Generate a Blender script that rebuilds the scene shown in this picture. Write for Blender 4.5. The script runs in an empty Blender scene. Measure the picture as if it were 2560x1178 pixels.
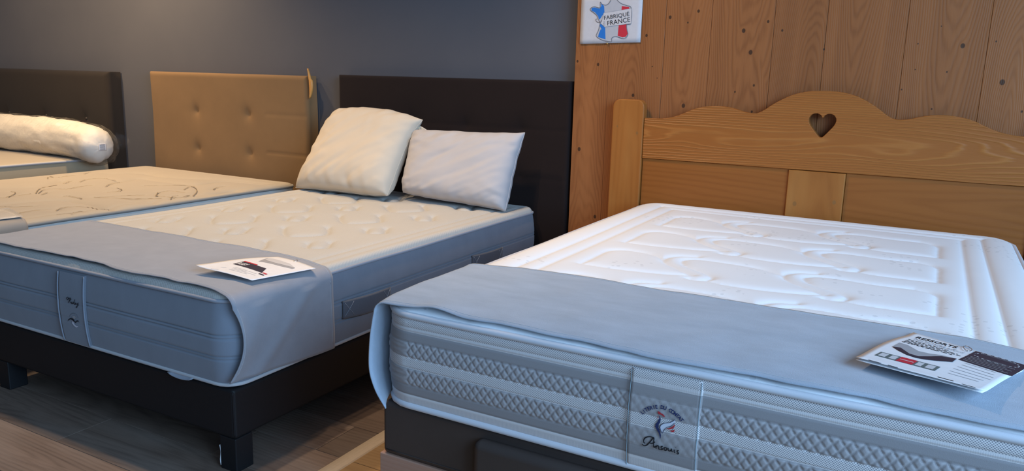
import bpy, bmesh, math, random
import numpy as np
from mathutils import Vector, Matrix, noise

random.seed(7)
C = bpy.context.scene.collection
scene = bpy.context.scene

# ---------------------------------------------------------------- camera
CAM_H, F_PX, YAW, PITCH, ROLL = 1.1521, 1929.4, 0.4935, 0.2002, 0.0278
fw = Vector((-math.sin(YAW) * math.cos(PITCH), math.cos(YAW) * math.cos(PITCH), -math.sin(PITCH)))
rt = fw.cross(Vector((0, 0, 1))).normalized()
up = rt.cross(fw)
rt2 = rt * math.cos(ROLL) + up * math.sin(ROLL)
up2 = up * math.cos(ROLL) - rt * math.sin(ROLL)
cd = bpy.data.cameras.new('camera')
cd.sensor_width = 36.0
cd.lens = F_PX / 2560.0 * 36.0
cd.clip_start = 0.02
cam = bpy.data.objects.new('camera', cd)
m = Matrix((rt2, up2, -fw)).transposed().to_4x4()
m.translation = Vector((0, 0, CAM_H))
cam.matrix_world = m
C.objects.link(cam)
scene.camera = cam

# ---------------------------------------------------------------- world, lights, exposure
world = bpy.data.worlds.new('world')
scene.world = world
world.use_nodes = True
bg = world.node_tree.nodes['Background']
bg.inputs[0].default_value = (0.62, 0.76, 1.0, 1)
bg.inputs[1].default_value = 0.10

def area(name, loc, target, sx, sy, power, col, spread=180):
    l = bpy.data.lights.new(name, 'AREA')
    l.shape = 'RECTANGLE'; l.size = sx; l.size_y = sy
    l.energy = power; l.color = col; l.spread = math.radians(spread)
    o = bpy.data.objects.new(name, l); C.objects.link(o)
    o.location = loc
    o.rotation_euler = (Vector(target) - Vector(loc)).to_track_quat('-Z', 'Y').to_euler()
    return o

def spot(name, loc, target, power, col, angle, blend, radius=0.06):
    l = bpy.data.lights.new(name, 'SPOT')
    l.energy = power; l.color = col; l.spot_size = math.radians(angle); l.spot_blend = blend
    l.shadow_soft_size = radius
    o = bpy.data.objects.new(name, l); C.objects.link(o)
    o.location = loc
    o.rotation_euler = (Vector(target) - Vector(loc)).to_track_quat('-Z', 'Y').to_euler()
    return o

# shop windows: one to the right, one behind the photographer
area('daylight_window', (2.6, 0.4, 2.1), (-0.9, 2.0, 0.5), 2.4, 2.2, 128, (0.38, 0.65, 1.0))
area('daylight_window.001', (2.3, -1.5, 1.9), (-1.2, 1.8, 0.4), 2.2, 1.8, 48, (0.38, 0.65, 1.0))
# warm ceiling spots
WARM = (1.0, 0.69, 0.39)
spot('ceiling_spot', (-4.25, 2.92, 2.75), (-4.2, 2.95, 0.6), 112, WARM, 110, 0.9)
spot('ceiling_spot.001', (-2.9, 2.0, 2.75), (-2.8, 2.2, 0.4), 78, WARM, 105, 0.9)
spot('ceiling_spot.002', (-1.90, 1.9, 2.75), (-1.90, 2.2, 0.0), 56, (1.0, 0.76, 0.52), 100, 0.9, 0.03)
spot('ceiling_spot.003', (-1.68, 2.3, 2.75), (-0.6, 2.7, 0.5), 52, (1.0, 0.72, 0.47), 110, 0.9)
spot('ceiling_spot.004', (-5.1, 1.9, 2.75), (-5.3, 3.1, 0.9), 135, WARM, 110, 0.9)

vs = scene.view_settings
vs.view_transform = 'Standard'
vs.look = 'None'
vs.exposure = 0.55
vs.gamma = 1.0
vs.use_curve_mapping = False

# ---- outlines of print and embroidery (metres on the face that carries them, or 0..1 on a sheet)
ANSOUIS = [[(-0.4299,0.4566),(-0.4256,0.4542),(-0.4204,0.4575),(-0.4153,0.4645),(-0.4104,0.4728),(-0.4073,0.477)],[(-0.4066,0.4766),(-0.4148,0.4769),(-0.4228,0.4734),(-0.4272,0.4671),(-0.4271,0.4617),(-0.424,0.4601)],[(-0.4069,0.4771),(-0.4073,0.4668),(-0.407,0.4584),(-0.4053,0.4566),(-0.4033,0.4594)],[(-0.4146,0.4632),(-0.4098,0.4639),(-0.4044,0.4687)],[(-0.4026,0.461),(-0.4019,0.4547)],[(-0.4021,0.458),(-0.3991,0.4619),(-0.3967,0.4609),(-0.3964,0.4553),(-0.3941,0.4554)],[(-0.3884,0.4633),(-0.3915,0.462),(-0.3919,0.4593),(-0.3891,0.4581),(-0.39,0.4556),(-0.393,0.4551)],[(-0.3834,0.4626),(-0.3858,0.4601),(-0.3855,0.4568),(-0.3833,0.4557),(-0.3808,0.4581),(-0.381,0.4614),(-0.3834,0.4626)],[(-0.3782,0.463),(-0.3773,0.4579),(-0.3743,0.457),(-0.3716,0.4608),(-0.3713,0.4631),(-0.3709,0.4579),(-0.3687,0.4571)],[(-0.3659,0.4629),(-0.3657,0.4573),(-0.3634,0.4566)],[(-0.3637,0.4688),(-0.3631,0.4681)],[(-0.3569,0.4628),(-0.3597,0.4615),(-0.3598,0.4589),(-0.3574,0.4579),(-0.358,0.4555),(-0.3609,0.455)]]
ARCBASE = [(-0.4325,0.5186),(-0.4255,0.5259),(-0.4184,0.5315),(-0.4098,0.5356),(-0.4,0.5384),(-0.392,0.5389),(-0.3839,0.5378),(-0.3758,0.5348),(-0.3676,0.5304),(-0.3607,0.5258),(-0.3554,0.5212)]
ROOSTER_NAVY = [(-0.4011,0.5252),(-0.3982,0.5224),(-0.3961,0.5174),(-0.3968,0.5116),(-0.3992,0.5069),(-0.3994,0.4998),(-0.3962,0.4936),(-0.3937,0.4859),(-0.394,0.4802),(-0.3951,0.4771),(-0.3962,0.4824),(-0.398,0.489),(-0.4023,0.4942),(-0.4061,0.4995),(-0.4058,0.5052),(-0.4022,0.5117),(-0.3993,0.5187),(-0.4003,0.5233)]
ROOSTER_RED = [[(-0.4029,0.5331),(-0.3996,0.5325),(-0.3967,0.5304),(-0.3926,0.5293),(-0.3884,0.5255),(-0.3909,0.5239),(-0.3945,0.5268),(-0.3979,0.5274),(-0.4005,0.5267),(-0.4031,0.5296)],[(-0.4023,0.5228),(-0.4008,0.5211),(-0.4024,0.5186),(-0.4031,0.5205)],[(-0.3853,0.5006),(-0.3764,0.5056),(-0.3714,0.5103),(-0.368,0.5149),(-0.3681,0.5104),(-0.3704,0.5057),(-0.3761,0.5022)],[(-0.3772,0.4991),(-0.3721,0.5011),(-0.3677,0.5043),(-0.3683,0.4993),(-0.3718,0.4973)]]
ROOSTER_WING = [(-0.3684,0.5242),(-0.3721,0.5198),(-0.3784,0.5155),(-0.3875,0.5119),(-0.3938,0.5075),(-0.3964,0.502),(-0.3944,0.4955),(-0.3913,0.4907),(-0.3899,0.4927),(-0.3879,0.4985),(-0.383,0.5047),(-0.374,0.5103),(-0.3686,0.5172)]
RUBY = [[(-2.3766,0.4184),(-2.3821,0.4179),(-2.3848,0.4217),(-2.3799,0.4266),(-2.3743,0.4255),(-2.3763,0.42),(-2.3806,0.4173)],[(-2.3668,0.424),(-2.3719,0.415),(-2.3774,0.4082)],[(-2.376,0.4221),(-2.3683,0.425),(-2.3614,0.4257),(-2.3614,0.4217),(-2.369,0.4172)],[(-2.369,0.4172),(-2.3652,0.4125),(-2.362,0.4077)],[(-2.3584,0.4152),(-2.3605,0.4094),(-2.3562,0.4083),(-2.3518,0.4127),(-2.3493,0.4163),(-2.351,0.4087)],[(-2.3405,0.4255),(-2.346,0.4132),(-2.3448,0.4079),(-2.3394,0.4102),(-2.3376,0.4142),(-2.3427,0.4142)],[(-2.3342,0.4155),(-2.3349,0.4106),(-2.3305,0.4101),(-2.3261,0.4149),(-2.3232,0.4178)],[(-2.3232,0.4178),(-2.3271,0.4078),(-2.3326,0.3998),(-2.3359,0.4006),(-2.3312,0.4055),(-2.3226,0.4106)]]
GULL = [(-2.3928,0.3428),(-2.385,0.3518),(-2.3728,0.3581),(-2.3616,0.358),(-2.3529,0.3513),(-2.3484,0.3494),(-2.3429,0.3547),(-2.3348,0.3559),(-2.3267,0.3498),(-2.3336,0.3527),(-2.3417,0.3514),(-2.3497,0.3442),(-2.3567,0.3471),(-2.364,0.3524),(-2.3735,0.3536),(-2.3821,0.3498)]
SWOOSH = [(-2.369,0.3511),(-2.3687,0.3412),(-2.3603,0.3324),(-2.3479,0.3295),(-2.3369,0.3357),(-2.3456,0.3347),(-2.3562,0.3394),(-2.3613,0.3488)]
SUN = [(-2.3623,0.3599),(-2.3623,0.3646),(-2.3553,0.3687),(-2.3472,0.3693),(-2.3437,0.3652),(-2.3506,0.3568),(-2.3567,0.3588)]
GULLARC = [(-2.3759,0.3637),(-2.3678,0.3713),(-2.3574,0.3766),(-2.3461,0.3777),(-2.337,0.3746),(-2.3323,0.3693),(-2.3299,0.3635)]
MAP_BLUE = [[(-1.3942,1.5008),(-1.3769,1.4857),(-1.3738,1.459),(-1.3921,1.4326),(-1.3985,1.4267),(-1.4043,1.4431),(-1.4202,1.4597),(-1.4373,1.4675),(-1.4378,1.4779),(-1.4246,1.4812),(-1.3977,1.4748),(-1.3901,1.4874)],[(-1.3893,1.4102),(-1.3667,1.3906),(-1.3623,1.3398),(-1.3994,1.3503),(-1.3968,1.3638),(-1.3879,1.3848),(-1.3829,1.3833),(-1.3937,1.3998)]]
MAP_RED = [[(-1.2916,1.4847),(-1.2568,1.4791),(-1.2561,1.4689),(-1.2928,1.4666)],[(-1.302,1.402),(-1.2647,1.4091),(-1.2638,1.3841),(-1.2563,1.3664),(-1.2651,1.3517),(-1.2811,1.3487),(-1.3042,1.3562)]]
MAP_LINE = [(-1.3456,1.5116),(-1.3546,1.4971),(-1.3689,1.49),(-1.3872,1.4948),(-1.396,1.5038),(-1.3963,1.4802),(-1.4063,1.4797),(-1.4248,1.4842),(-1.4411,1.478),(-1.4424,1.469),(-1.4285,1.4599),(-1.4111,1.4462),(-1.4019,1.4282),(-1.3928,1.4132),(-1.3952,1.3968),(-1.3992,1.3788),(-1.408,1.3548),(-1.3889,1.3413),(-1.3653,1.3338),(-1.3337,1.3302),(-1.3328,1.3428),(-1.325,1.3502),(-1.3072,1.3517),(-1.2808,1.3443),(-1.2648,1.3472),(-1.2562,1.3635),(-1.2622,1.3841),(-1.2634,1.4047),(-1.2446,1.4104),(-1.2469,1.4746),(-1.27,1.4866),(-1.2961,1.4959),(-1.3164,1.5109)]
MAP_PLATE = [(-1.3769,1.4561),(-1.2452,1.4731),(-1.2429,1.4089),(-1.3686,1.3951),(-1.3893,1.4102),(-1.3834,1.4235)]
MAP_TAG = [(-1.407,1.4312),(-1.4141,1.4268),(-1.408,1.4178),(-1.3962,1.4153),(-1.3864,1.4191),(-1.3845,1.425)]
MAP_TXT = [(-1.3729,1.4258),(-1.2529,1.4421),(-1.3551,1.401),(-1.2482,1.4169),(-1.3673,1.4011),(-1.3683,1.4189)]
POSTER = [(-1.4873,1.3184),(-1.1965,1.3258),(-1.4918,1.5148),(-1.1961,1.5083)]
L3_TITLE = [(0.085,0.86),(0.438,0.898),(0.1,0.794),(0.463,0.815),(0.112,0.737),(0.541,0.798)]
L3_PARA = [[(0.077,0.736),(0.432,0.748)],[(0.08,0.698),(0.527,0.714)],[(0.084,0.661),(0.56,0.682)],[(0.086,0.631),(0.516,0.646)],[(0.084,0.604),(0.403,0.633)]]
L3_MAT_SIDE = [(0.1,0.406),(0.158,0.437),(0.272,0.36),(0.351,0.357),(0.414,0.432),(0.472,0.52),(0.575,0.574),(0.589,0.454),(0.497,0.377),(0.42,0.332),(0.352,0.313),(0.271,0.32),(0.175,0.36)]
L3_MAT_TOP = [(0.1,0.406),(0.087,0.558),(0.16,0.559),(0.293,0.482),(0.382,0.502),(0.458,0.553),(0.575,0.574),(0.476,0.512),(0.416,0.427),(0.353,0.352),(0.274,0.355),(0.161,0.432)]
L3_BAR = [(0.086,0.139),(0.576,0.156),(0.572,0.271),(0.09,0.238)]
L3_BLACK = [(0.589,0.568),(1.014,0.539),(1.0,1.0),(0.575,0.983)]
L3_OVAL = [(0.596,0.884),(0.631,0.947),(0.732,0.974),(0.843,0.977),(0.93,0.938),(0.959,0.874),(0.926,0.816),(0.826,0.79),(0.711,0.801),(0.625,0.838)]
L3_BODY = [[(0.657,0.524),(0.907,0.511)],[(0.662,0.455),(0.919,0.433)],[(0.658,0.384),(0.938,0.363)],[(0.654,0.316),(0.944,0.299)],[(0.655,0.245),(0.912,0.236)],[(0.667,0.186),(0.896,0.183)]]
L3_DASH = [[(0.108,-0.001),(0.216,-0.003)],[(0.271,-0.001),(0.354,-0.007)],[(0.648,0.036),(0.766,0.034)],[(0.835,0.014),(0.934,0.013)]]
L3_CLIP = [(0.477,1.01),(0.472,0.961),(0.527,0.891),(0.555,0.909),(0.549,0.96),(0.506,1.003)]
L2_BLACK = [(0.216,0.305),(0.807,0.295),(0.675,0.453),(0.175,0.46)]
L2_RED = [(0.175,0.46),(0.474,0.452),(0.456,0.481),(0.162,0.489)]
L2_RED2 = [(0.807,0.295),(0.896,0.284),(0.892,0.315),(0.807,0.321)]
L2_BLK2 = [(0.817,0.235),(0.916,0.231),(0.902,0.263),(0.808,0.262)]
L2_TXT = [(0.234,0.334),(0.416,0.338),(0.843,0.33),(0.856,0.374)]
L2_PIC_TOP = [(0.238,0.702),(0.122,0.809),(0.177,0.84),(0.612,0.833),(0.832,0.769),(0.697,0.736),(0.479,0.701)]
L2_PIC_SIDE = [(0.276,0.595),(0.106,0.807),(0.119,0.816),(0.245,0.699),(0.482,0.699),(0.7,0.734),(0.841,0.768),(0.856,0.712),(0.667,0.662),(0.447,0.634)]
L2_LINES = [[(0.38,0.224),(0.8,0.215)],[(0.392,0.192),(0.652,0.188)],[(0.423,0.156),(0.846,0.166)],[(0.43,0.121),(0.737,0.128)],[(0.245,0.017),(0.345,0.044)],[(0.263,0.129),(0.319,0.155)]]
SWIRLS = [[(-3.8516,2.194),(-3.9717,2.2821),(-4.0416,2.3666),(-4.0479,2.4208)],[(-3.8433,2.2007),(-3.9352,2.2846),(-3.912,2.3315),(-3.8734,2.3634),(-3.8971,2.4289),(-3.9135,2.4915),(-3.8949,2.5191)],[(-3.7967,2.1877),(-3.8469,2.2498)],[(-4.0761,2.4703),(-4.1225,2.5256),(-4.1329,2.5555)],[(-4.071,2.5565),(-4.1424,2.6404),(-4.1414,2.696),(-4.0946,2.7363),(-4.0151,2.7361)],[(-3.8087,2.5317),(-3.8881,2.6166),(-3.9264,2.6924),(-3.9486,2.726),(-3.9817,2.731)],[(-3.7472,2.5537),(-3.671,2.5308),(-3.6316,2.4799),(-3.6455,2.4307)],[(-3.6852,2.2281),(-3.6714,2.2492),(-3.6225,2.254),(-3.5682,2.249)],[(-3.5536,2.2998),(-3.5143,2.3414),(-3.4844,2.4158),(-3.4184,2.4795)],[(-3.5469,2.2954),(-3.4332,2.348),(-3.3366,2.4061),(-3.2721,2.4628)],[(-3.6913,2.6776),(-3.6372,2.7351),(-3.5755,2.799),(-3.514,2.826),(-3.4081,2.7772),(-3.3036,2.6945),(-3.2383,2.6153)],[(-3.4209,2.7091),(-3.4821,2.7923),(-3.4844,2.8325)],[(-3.3407,2.4816),(-3.4308,2.5635),(-3.4498,2.6129),(-3.4245,2.6502),(-3.346,2.6598)],[(-3.4478,2.5764),(-3.3687,2.5095),(-3.3107,2.5058),(-3.2433,2.5351),(-3.263,2.6211)],[(-3.2189,2.4716),(-3.2806,2.5301),(-3.2843,2.5677)],[(-3.3173,2.8118),(-3.36,2.876),(-3.3625,2.9344)],[(-3.8402,2.0208),(-3.841,2.0535),(-3.9071,2.1232),(-3.9611,2.1562),(-3.9947,2.155)],[(-3.841,2.0535),(-3.8543,2.1159),(-3.8571,2.1741)],[(-3.5966,1.8887),(-3.545,1.9209),(-3.5022,1.9791)],[(-3.3616,1.7873),(-3.3821,1.8445),(-3.396,1.9174),(-3.3794,1.9695)],[(-3.3245,1.9729),(-3.3712,2.0282),(-3.3706,2.0824),(-3.3295,2.1231),(-3.2796,2.1412)],[(-3.1274,1.9129),(-3.1827,1.9425),(-3.2345,1.9962),(-3.2391,2.0313),(-3.1794,2.0196),(-3.1328,1.9918)],[(-3.1937,2.1546),(-3.1567,2.1348),(-3.1183,2.1054)],[(-4.3258,2.5369),(-4.4166,2.5982),(-4.3362,2.5972),(-4.3469,2.659),(-4.3335,2.707)],[(-4.3539,2.7633),(-4.4098,2.8291),(-4.4106,2.852)]]
M1_GROOVES = [[(-4.3071,2.881),(-4.1841,3.0292),(-3.9443,3.0099),(-3.7099,3.0682),(-3.5206,3.1605),(-3.3015,3.177)],[(-3.9603,2.716),(-3.9926,2.8807),(-3.7639,2.8703),(-3.5544,2.8981),(-3.5306,3.0829),(-3.3079,3.1386)],[(-3.6787,1.9331),(-3.666,2.0311),(-3.6362,2.1235),(-3.5882,2.1853),(-3.4512,2.1793),(-3.2717,2.1474),(-3.1783,2.1584)],[(-3.3347,2.3411),(-3.1234,2.4398),(-3.2422,2.8282),(-3.1337,2.8892)],[(-4.1924,2.2117),(-4.0849,2.3304),(-4.2205,2.5598)]]

# ---------------------------------------------------------------- helpers
def link(name, me, mat=None, parent=None):
    o = bpy.data.objects.new(name, me)
    C.objects.link(o)
    if parent is not None:
        o.parent = parent
        if parent.type == 'EMPTY':
            o.matrix_parent_inverse = Matrix.Translation(parent.location).inverted()
        else:
            o.matrix_parent_inverse = parent_world(parent).inverted()
    if mat is not None and me is not None:
        me.materials.append(mat)
    return o

def parent_world(o):
    if o.parent is None:
        return o.matrix_basis.copy()
    return parent_world(o.parent) @ o.matrix_parent_inverse @ o.matrix_basis

def thing(name, loc, label, cat, group=None):
    o = bpy.data.objects.new(name, None)
    C.objects.link(o)
    o.location = loc
    o.empty_display_size = 0.1
    return tag(o, label, cat, group)

def tag(o, label, cat, group=None):
    o['label'] = label; o['category'] = cat
    if group: o['group'] = group
    return o

def mesh_obj(name, verts, faces, mat, parent=None, smooth=True, uv=None):
    me = bpy.data.meshes.new(name)
    me.from_pydata([tuple(map(float, v)) for v in verts], [], faces)
    if uv is not None:
        lay = me.uv_layers.new(name='UVMap')
        idx = np.empty(len(me.loops), dtype=np.int32)
        me.loops.foreach_get('vertex_index', idx)
        lay.data.foreach_set('uv', np.asarray(uv, dtype=np.float32)[idx].ravel())
    if smooth:
        me.polygons.foreach_set('use_smooth', [True] * len(me.polygons))
    me.update()
    return link(name, me, mat, parent)

def grid_faces(nu, nv, closed=False, flip=False):
    fs = []
    for i in range(nu if closed else nu - 1):
        i2 = (i + 1) % nu
        for j in range(nv - 1):
            f = (i * nv + j, i2 * nv + j, i2 * nv + j + 1, i * nv + j + 1)
            fs.append(f[::-1] if flip else f)
    return fs

def grid_obj(name, P, mat, parent=None, closed=False, flip=False, uv=None, smooth=True):
    nu, nv = P.shape[:2]
    return mesh_obj(name, P.reshape(-1, 3), grid_faces(nu, nv, closed, flip), mat, parent, smooth,
                    None if uv is None else uv.reshape(-1, 2))

def solidify(o, t, offset=0.0):
    md = o.modifiers.new('thickness', 'SOLIDIFY')
    md.thickness = t; md.offset = offset
    return o

def rounded_box(name, lo, hi, r, mat, parent=None, seg=3):
    bm = bmesh.new()
    bmesh.ops.create_cube(bm, size=1.0)
    for v in bm.verts:
        v.co = Vector([lo[k] + (v.co[k] + 0.5) * (hi[k] - lo[k]) for k in range(3)])
    if r > 0:
        bmesh.ops.bevel(bm, geom=bm.edges[:], offset=r, segments=seg, profile=0.5, affect='EDGES')
    me = bpy.data.meshes.new(name)
    bm.to_mesh(me); bm.free()
    o = link(name, me, mat, parent)
    if r > 0.004:
        me.polygons.foreach_set('use_smooth', [True] * len(me.polygons))
        wn = o.modifiers.new('wn', 'WEIGHTED_NORMAL'); wn.keep_sharp = True
    return o

def tube(name, path, r, mat, parent=None, closed=False, n=8):
    P = np.asarray(path, float)
    if closed:
        T = np.roll(P, -1, 0) - np.roll(P, 1, 0)
    else:
        T = np.gradient(P, axis=0)
    T /= np.linalg.norm(T, axis=1)[:, None] + 1e-12
    ref = np.array([0, 0, 1.0])
    if abs(T[:, 2]).mean() > 0.8: ref = np.array([0, 1.0, 0])
    A = np.cross(T, ref); A /= np.linalg.norm(A, axis=1)[:, None] + 1e-12
    B = np.cross(T, A)
    a = np.linspace(0, 2 * math.pi, n, endpoint=False)
    R = np.asarray(r) if np.ndim(r) else np.full(len(P), r)
    V = P[:, None] + R[:, None, None] * (A[:, None] * np.cos(a)[None, :, None] + B[:, None] * np.sin(a)[None, :, None])
    m_ = len(P); fs = []
    for i in range(m_ if closed else m_ - 1):
        for j in range(n):
            fs.append((i * n + j, i * n + (j + 1) % n, ((i + 1) % m_) * n + (j + 1) % n, ((i + 1) % m_) * n + j))
    if not closed:
        fs.append(tuple(range(n))[::-1]); fs.append(tuple((m_ - 1) * n + j for j in range(n)))
    return mesh_obj(name, V.reshape(-1, 3), fs, mat, parent)

def spline(pts, k=6):
    """Catmull-Rom through the points"""
    p = [np.asarray(q, float) for q in pts]
    if len(p) < 3: 
        return [p[0] + (p[-1] - p[0]) * t for t in np.linspace(0, 1, k + 1)]
    p = [2 * p[0] - p[1]] + p + [2 * p[-1] - p[-2]]
    out = []
    for i in range(1, len(p) - 2):
        for t in np.linspace(0, 1, k, endpoint=False):
            a, b, c, d = p[i - 1], p[i], p[i + 1], p[i + 2]
            out.append(0.5 * ((2 * b) + (c - a) * t + (2 * a - 5 * b + 4 * c - d) * t * t + (3 * b - a - 3 * c + d) * t ** 3))
    out.append(p[-2])
    return out

def fbm(x, y, z=0.0, s=1.0, o=3):
    return noise.fractal(Vector((x * s, y * s, z * s)), 1.0, 2.0, o)

def text_mesh(txt, size=1.0, shear=0.0, align='LEFT', bold=0.0, space=1.0):
    cu = bpy.data.curves.new('text_tmp', 'FONT')
    cu.body = txt; cu.size = size; cu.shear = shear; cu.align_x = align
    cu.offset = bold; cu.space_character = space; cu.resolution_u = 3
    ob = bpy.data.objects.new('text_tmp', cu)
    C.objects.link(ob)
    dg = bpy.context.evaluated_depsgraph_get()
    me = bpy.data.meshes.new_from_object(ob.evaluated_get(dg))
    V = [tuple(v.co) for v in me.vertices]
    Fs = [tuple(p.vertices) for p in me.polygons]
    bpy.data.objects.remove(ob); bpy.data.curves.remove(cu); bpy.data.meshes.remove(me)
    return V, Fs

def mapped_text(name, txt, size, fn, mat, parent, **kw):
    V, Fs = text_mesh(txt, size, **kw)
    return mesh_obj(name, [fn(v[0], v[1]) for v in V], Fs, mat, parent, smooth=False)

def fit_text(name, txt, width, fn, mat, parent, height=None, **kw):
    V, Fs = text_mesh(txt, 1.0, **kw)
    A = np.array(V); x0, x1 = A[:, 0].min(), A[:, 0].max(); h = A[:, 1].max()
    sx = width / (x1 - x0); sy = sx if height is None else height / h
    return mesh_obj(name, [fn((v[0] - x0) * sx, v[1] * sy) for v in V], Fs, mat, parent, smooth=False)

def poly_mapped(name, pts, fn, mat, parent, sub=0):
    """flat filled outline (2D points) carried onto a surface by fn"""
    bm = bmesh.new()
    vs_ = [bm.verts.new((p[0], p[1], 0)) for p in pts]
    es = [bm.edges.new((vs_[i], vs_[(i + 1) % len(vs_)])) for i in range(len(vs_))]
    bmesh.ops.triangle_fill(bm, use_beauty=True, use_dissolve=False, edges=es)
    if sub:
        bmesh.ops.subdivide_edges(bm, edges=bm.edges[:], cuts=sub, use_grid_fill=True)
    bm.verts.ensure_lookup_table(); bm.verts.index_update()
    V = [fn(v.co.x, v.co.y) for v in bm.verts]
    Fs = [tuple(v.index for v in f.verts) for f in bm.faces]
    bm.free()
    return mesh_obj(name, V, Fs, mat, parent, smooth=False)

def extrude_outline(name, loops, y0, y1, mat, parent, bevel=0.003):
    """closed outline(s) in x,z (first outer, the rest holes) given thickness from y0 to y1"""
    cu = bpy.data.curves.new('outline_tmp', 'CURVE')
    cu.dimensions = '2D'; cu.fill_mode = 'BOTH'
    cu.extrude = abs(y1 - y0) / 2 - bevel; cu.bevel_depth = bevel; cu.bevel_resolution = 2; cu.offset = -bevel
    for L in loops:
        sp = cu.splines.new('POLY'); sp.points.add(len(L) - 1)
        for q, p in zip(sp.points, L): q.co = (p[0], p[1], 0, 1)
        sp.use_cyclic_u = True
    ob = bpy.data.objects.new('outline_tmp', cu); C.objects.link(ob)
    dg = bpy.context.evaluated_depsgraph_get()
    me = bpy.data.meshes.new_from_object(ob.evaluated_get(dg))
    bpy.data.objects.remove(ob); bpy.data.curves.remove(cu)
    me.transform(Matrix(((1, 0, 0, 0), (0, 0, -1, (y0 + y1) / 2), (0, 1, 0, 0), (0, 0, 0, 1))))
    me.materials.clear()
    me.name = name
    me.polygons.foreach_set('use_smooth', [False] * len(me.polygons))
    return link(name, me, mat, parent)

# ---------------------------------------------------------------- materials
class NT:
    def __init__(s, name):
        s.m = bpy.data.materials.new(name); s.m.use_nodes = True
        s.t = s.m.node_tree; s.n = s.t.nodes
        s.b = s.n['Principled BSDF']
    def add(s, typ, **kw):
        n = s.n.new(typ)
        for k, v in kw.items(): setattr(n, k, v)
        return n
    def put(s, sock, v):
        if isinstance(v, bpy.types.NodeSocket): s.t.links.new(v, sock)
        else: sock.default_value = v
    def math(s, op, a, b=None, c=None, clamp=False):
        n = s.add('ShaderNodeMath', operation=op, use_clamp=clamp)
        s.put(n.inputs[0], a)
        if b is not None: s.put(n.inputs[1], b)
        if c is not None: s.put(n.inputs[2], c)
        return n.outputs[0]
    def mix(s, f, a, b, mode='MIX'):
        n = s.add('ShaderNodeMix', data_type='RGBA', blend_type=mode)
        s.put(n.inputs[0], f)
        s.put(n.inputs[6], a if not isinstance(a, tuple) else (*a, 1)[:4])
        s.put(n.inputs[7], b if not isinstance(b, tuple) else (*b, 1)[:4])
        return n.outputs[2]
    def noise(s, vec, scale, detail=3, rough=0.55):
        n = s.add('ShaderNodeTexNoise'); s.put(n.inputs['Vector'], vec)
        n.inputs['Scale'].default_value = scale; n.inputs['Detail'].default_value = detail
        n.inputs['Roughness'].default_value = rough
        return n.outputs['Fac']
    def pos(s): return s.add('ShaderNodeNewGeometry').outputs['Position']
    def vmul(s, v, k):
        n = s.add('ShaderNodeVectorMath', operation='MULTIPLY'); s.put(n.inputs[0], v); n.inputs[1].default_value = k
        return n.outputs[0]
    def sep(s, v):
        n = s.add('ShaderNodeSeparateXYZ'); s.put(n.inputs[0], v); return n.outputs
    def comb(s, x=0.0, y=0.0, z=0.0):
        n = s.add('ShaderNodeCombineXYZ')
        for i, k in enumerate((x, y, z)): s.put(n.inputs[i], k)
        return n.outputs[0]
    def ramp(s, f, stops, interp='LINEAR'):
        n = s.add('ShaderNodeValToRGB'); s.put(n.inputs[0], f)
        cr = n.color_ramp; cr.interpolation = interp
        while len(cr.elements) < len(stops): cr.elements.new(0.5)
        for e, (p, c) in zip(cr.elements, stops): e.position = p; e.color = (*c, 1)[:4]
        return n.outputs[0]
    def bump(s, h, strength, dist):
        n = s.add('ShaderNodeBump'); s.put(n.inputs['Height'], h)
        n.inputs['Strength'].default_value = strength; n.inputs['Distance'].default_value = dist
        s.t.links.new(n.outputs[0], s.b.inputs['Normal'])
    def done(s, col, rough=0.8, spec=0.3, sheen=0.0):
        s.put(s.b.inputs['Base Color'], col if not isinstance(col, tuple) else (*col, 1)[:4])
        s.put(s.b.inputs['Roughness'], rough)
        s.b.inputs['Specular IOR Level'].default_value = spec
        if sheen:
            s.b.inputs['Sheen Weight'].default_value = sheen
            s.b.inputs['Sheen Roughness'].default_value = 0.5
        return s.m

def scale_c(c, k): return tuple(min(1.0, x * k) for x in c)

def plain(name, col, rough=0.6, spec=0.3, metal=0.0):
    t = NT(name); t.b.inputs['Metallic'].default_value = metal
    v = t.noise(t.pos(), 60, 2)
    return t.done(t.mix(v, scale_c(col, 0.94), scale_c(col, 1.06)), rough, spec)

def fabric(name, col, var=0.10, blotch=9.0, weave=900, bump=0.25, dist=0.0006, rough=0.92, sheen=0.15, stretch=(1, 1, 1)):
    t = NT(name); p = t.pos()
    v = t.noise(t.vmul(p, stretch), blotch, 4, 0.6)
    f = t.noise(p, weave, 2)
    c = t.mix(v, scale_c(col, 1 - var), scale_c(col, 1 + var))
    c = t.mix(t.math('MULTIPLY', f, 0.35), c, scale_c(col, 0.7))
    t.bump(f, bump, dist)
    return t.done(c, rough, 0.2, sheen)

def leatherette(name, col, rough=0.5):
    t = NT(name); p = t.pos()
    v = t.noise(p, 6, 4); f = t.noise(p, 420, 3)
    t.bump(f, 0.25, 0.0006)
    return t.done(t.mix(v, scale_c(col, 0.8), scale_c(col, 1.25)), rough, 0.35)

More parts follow.
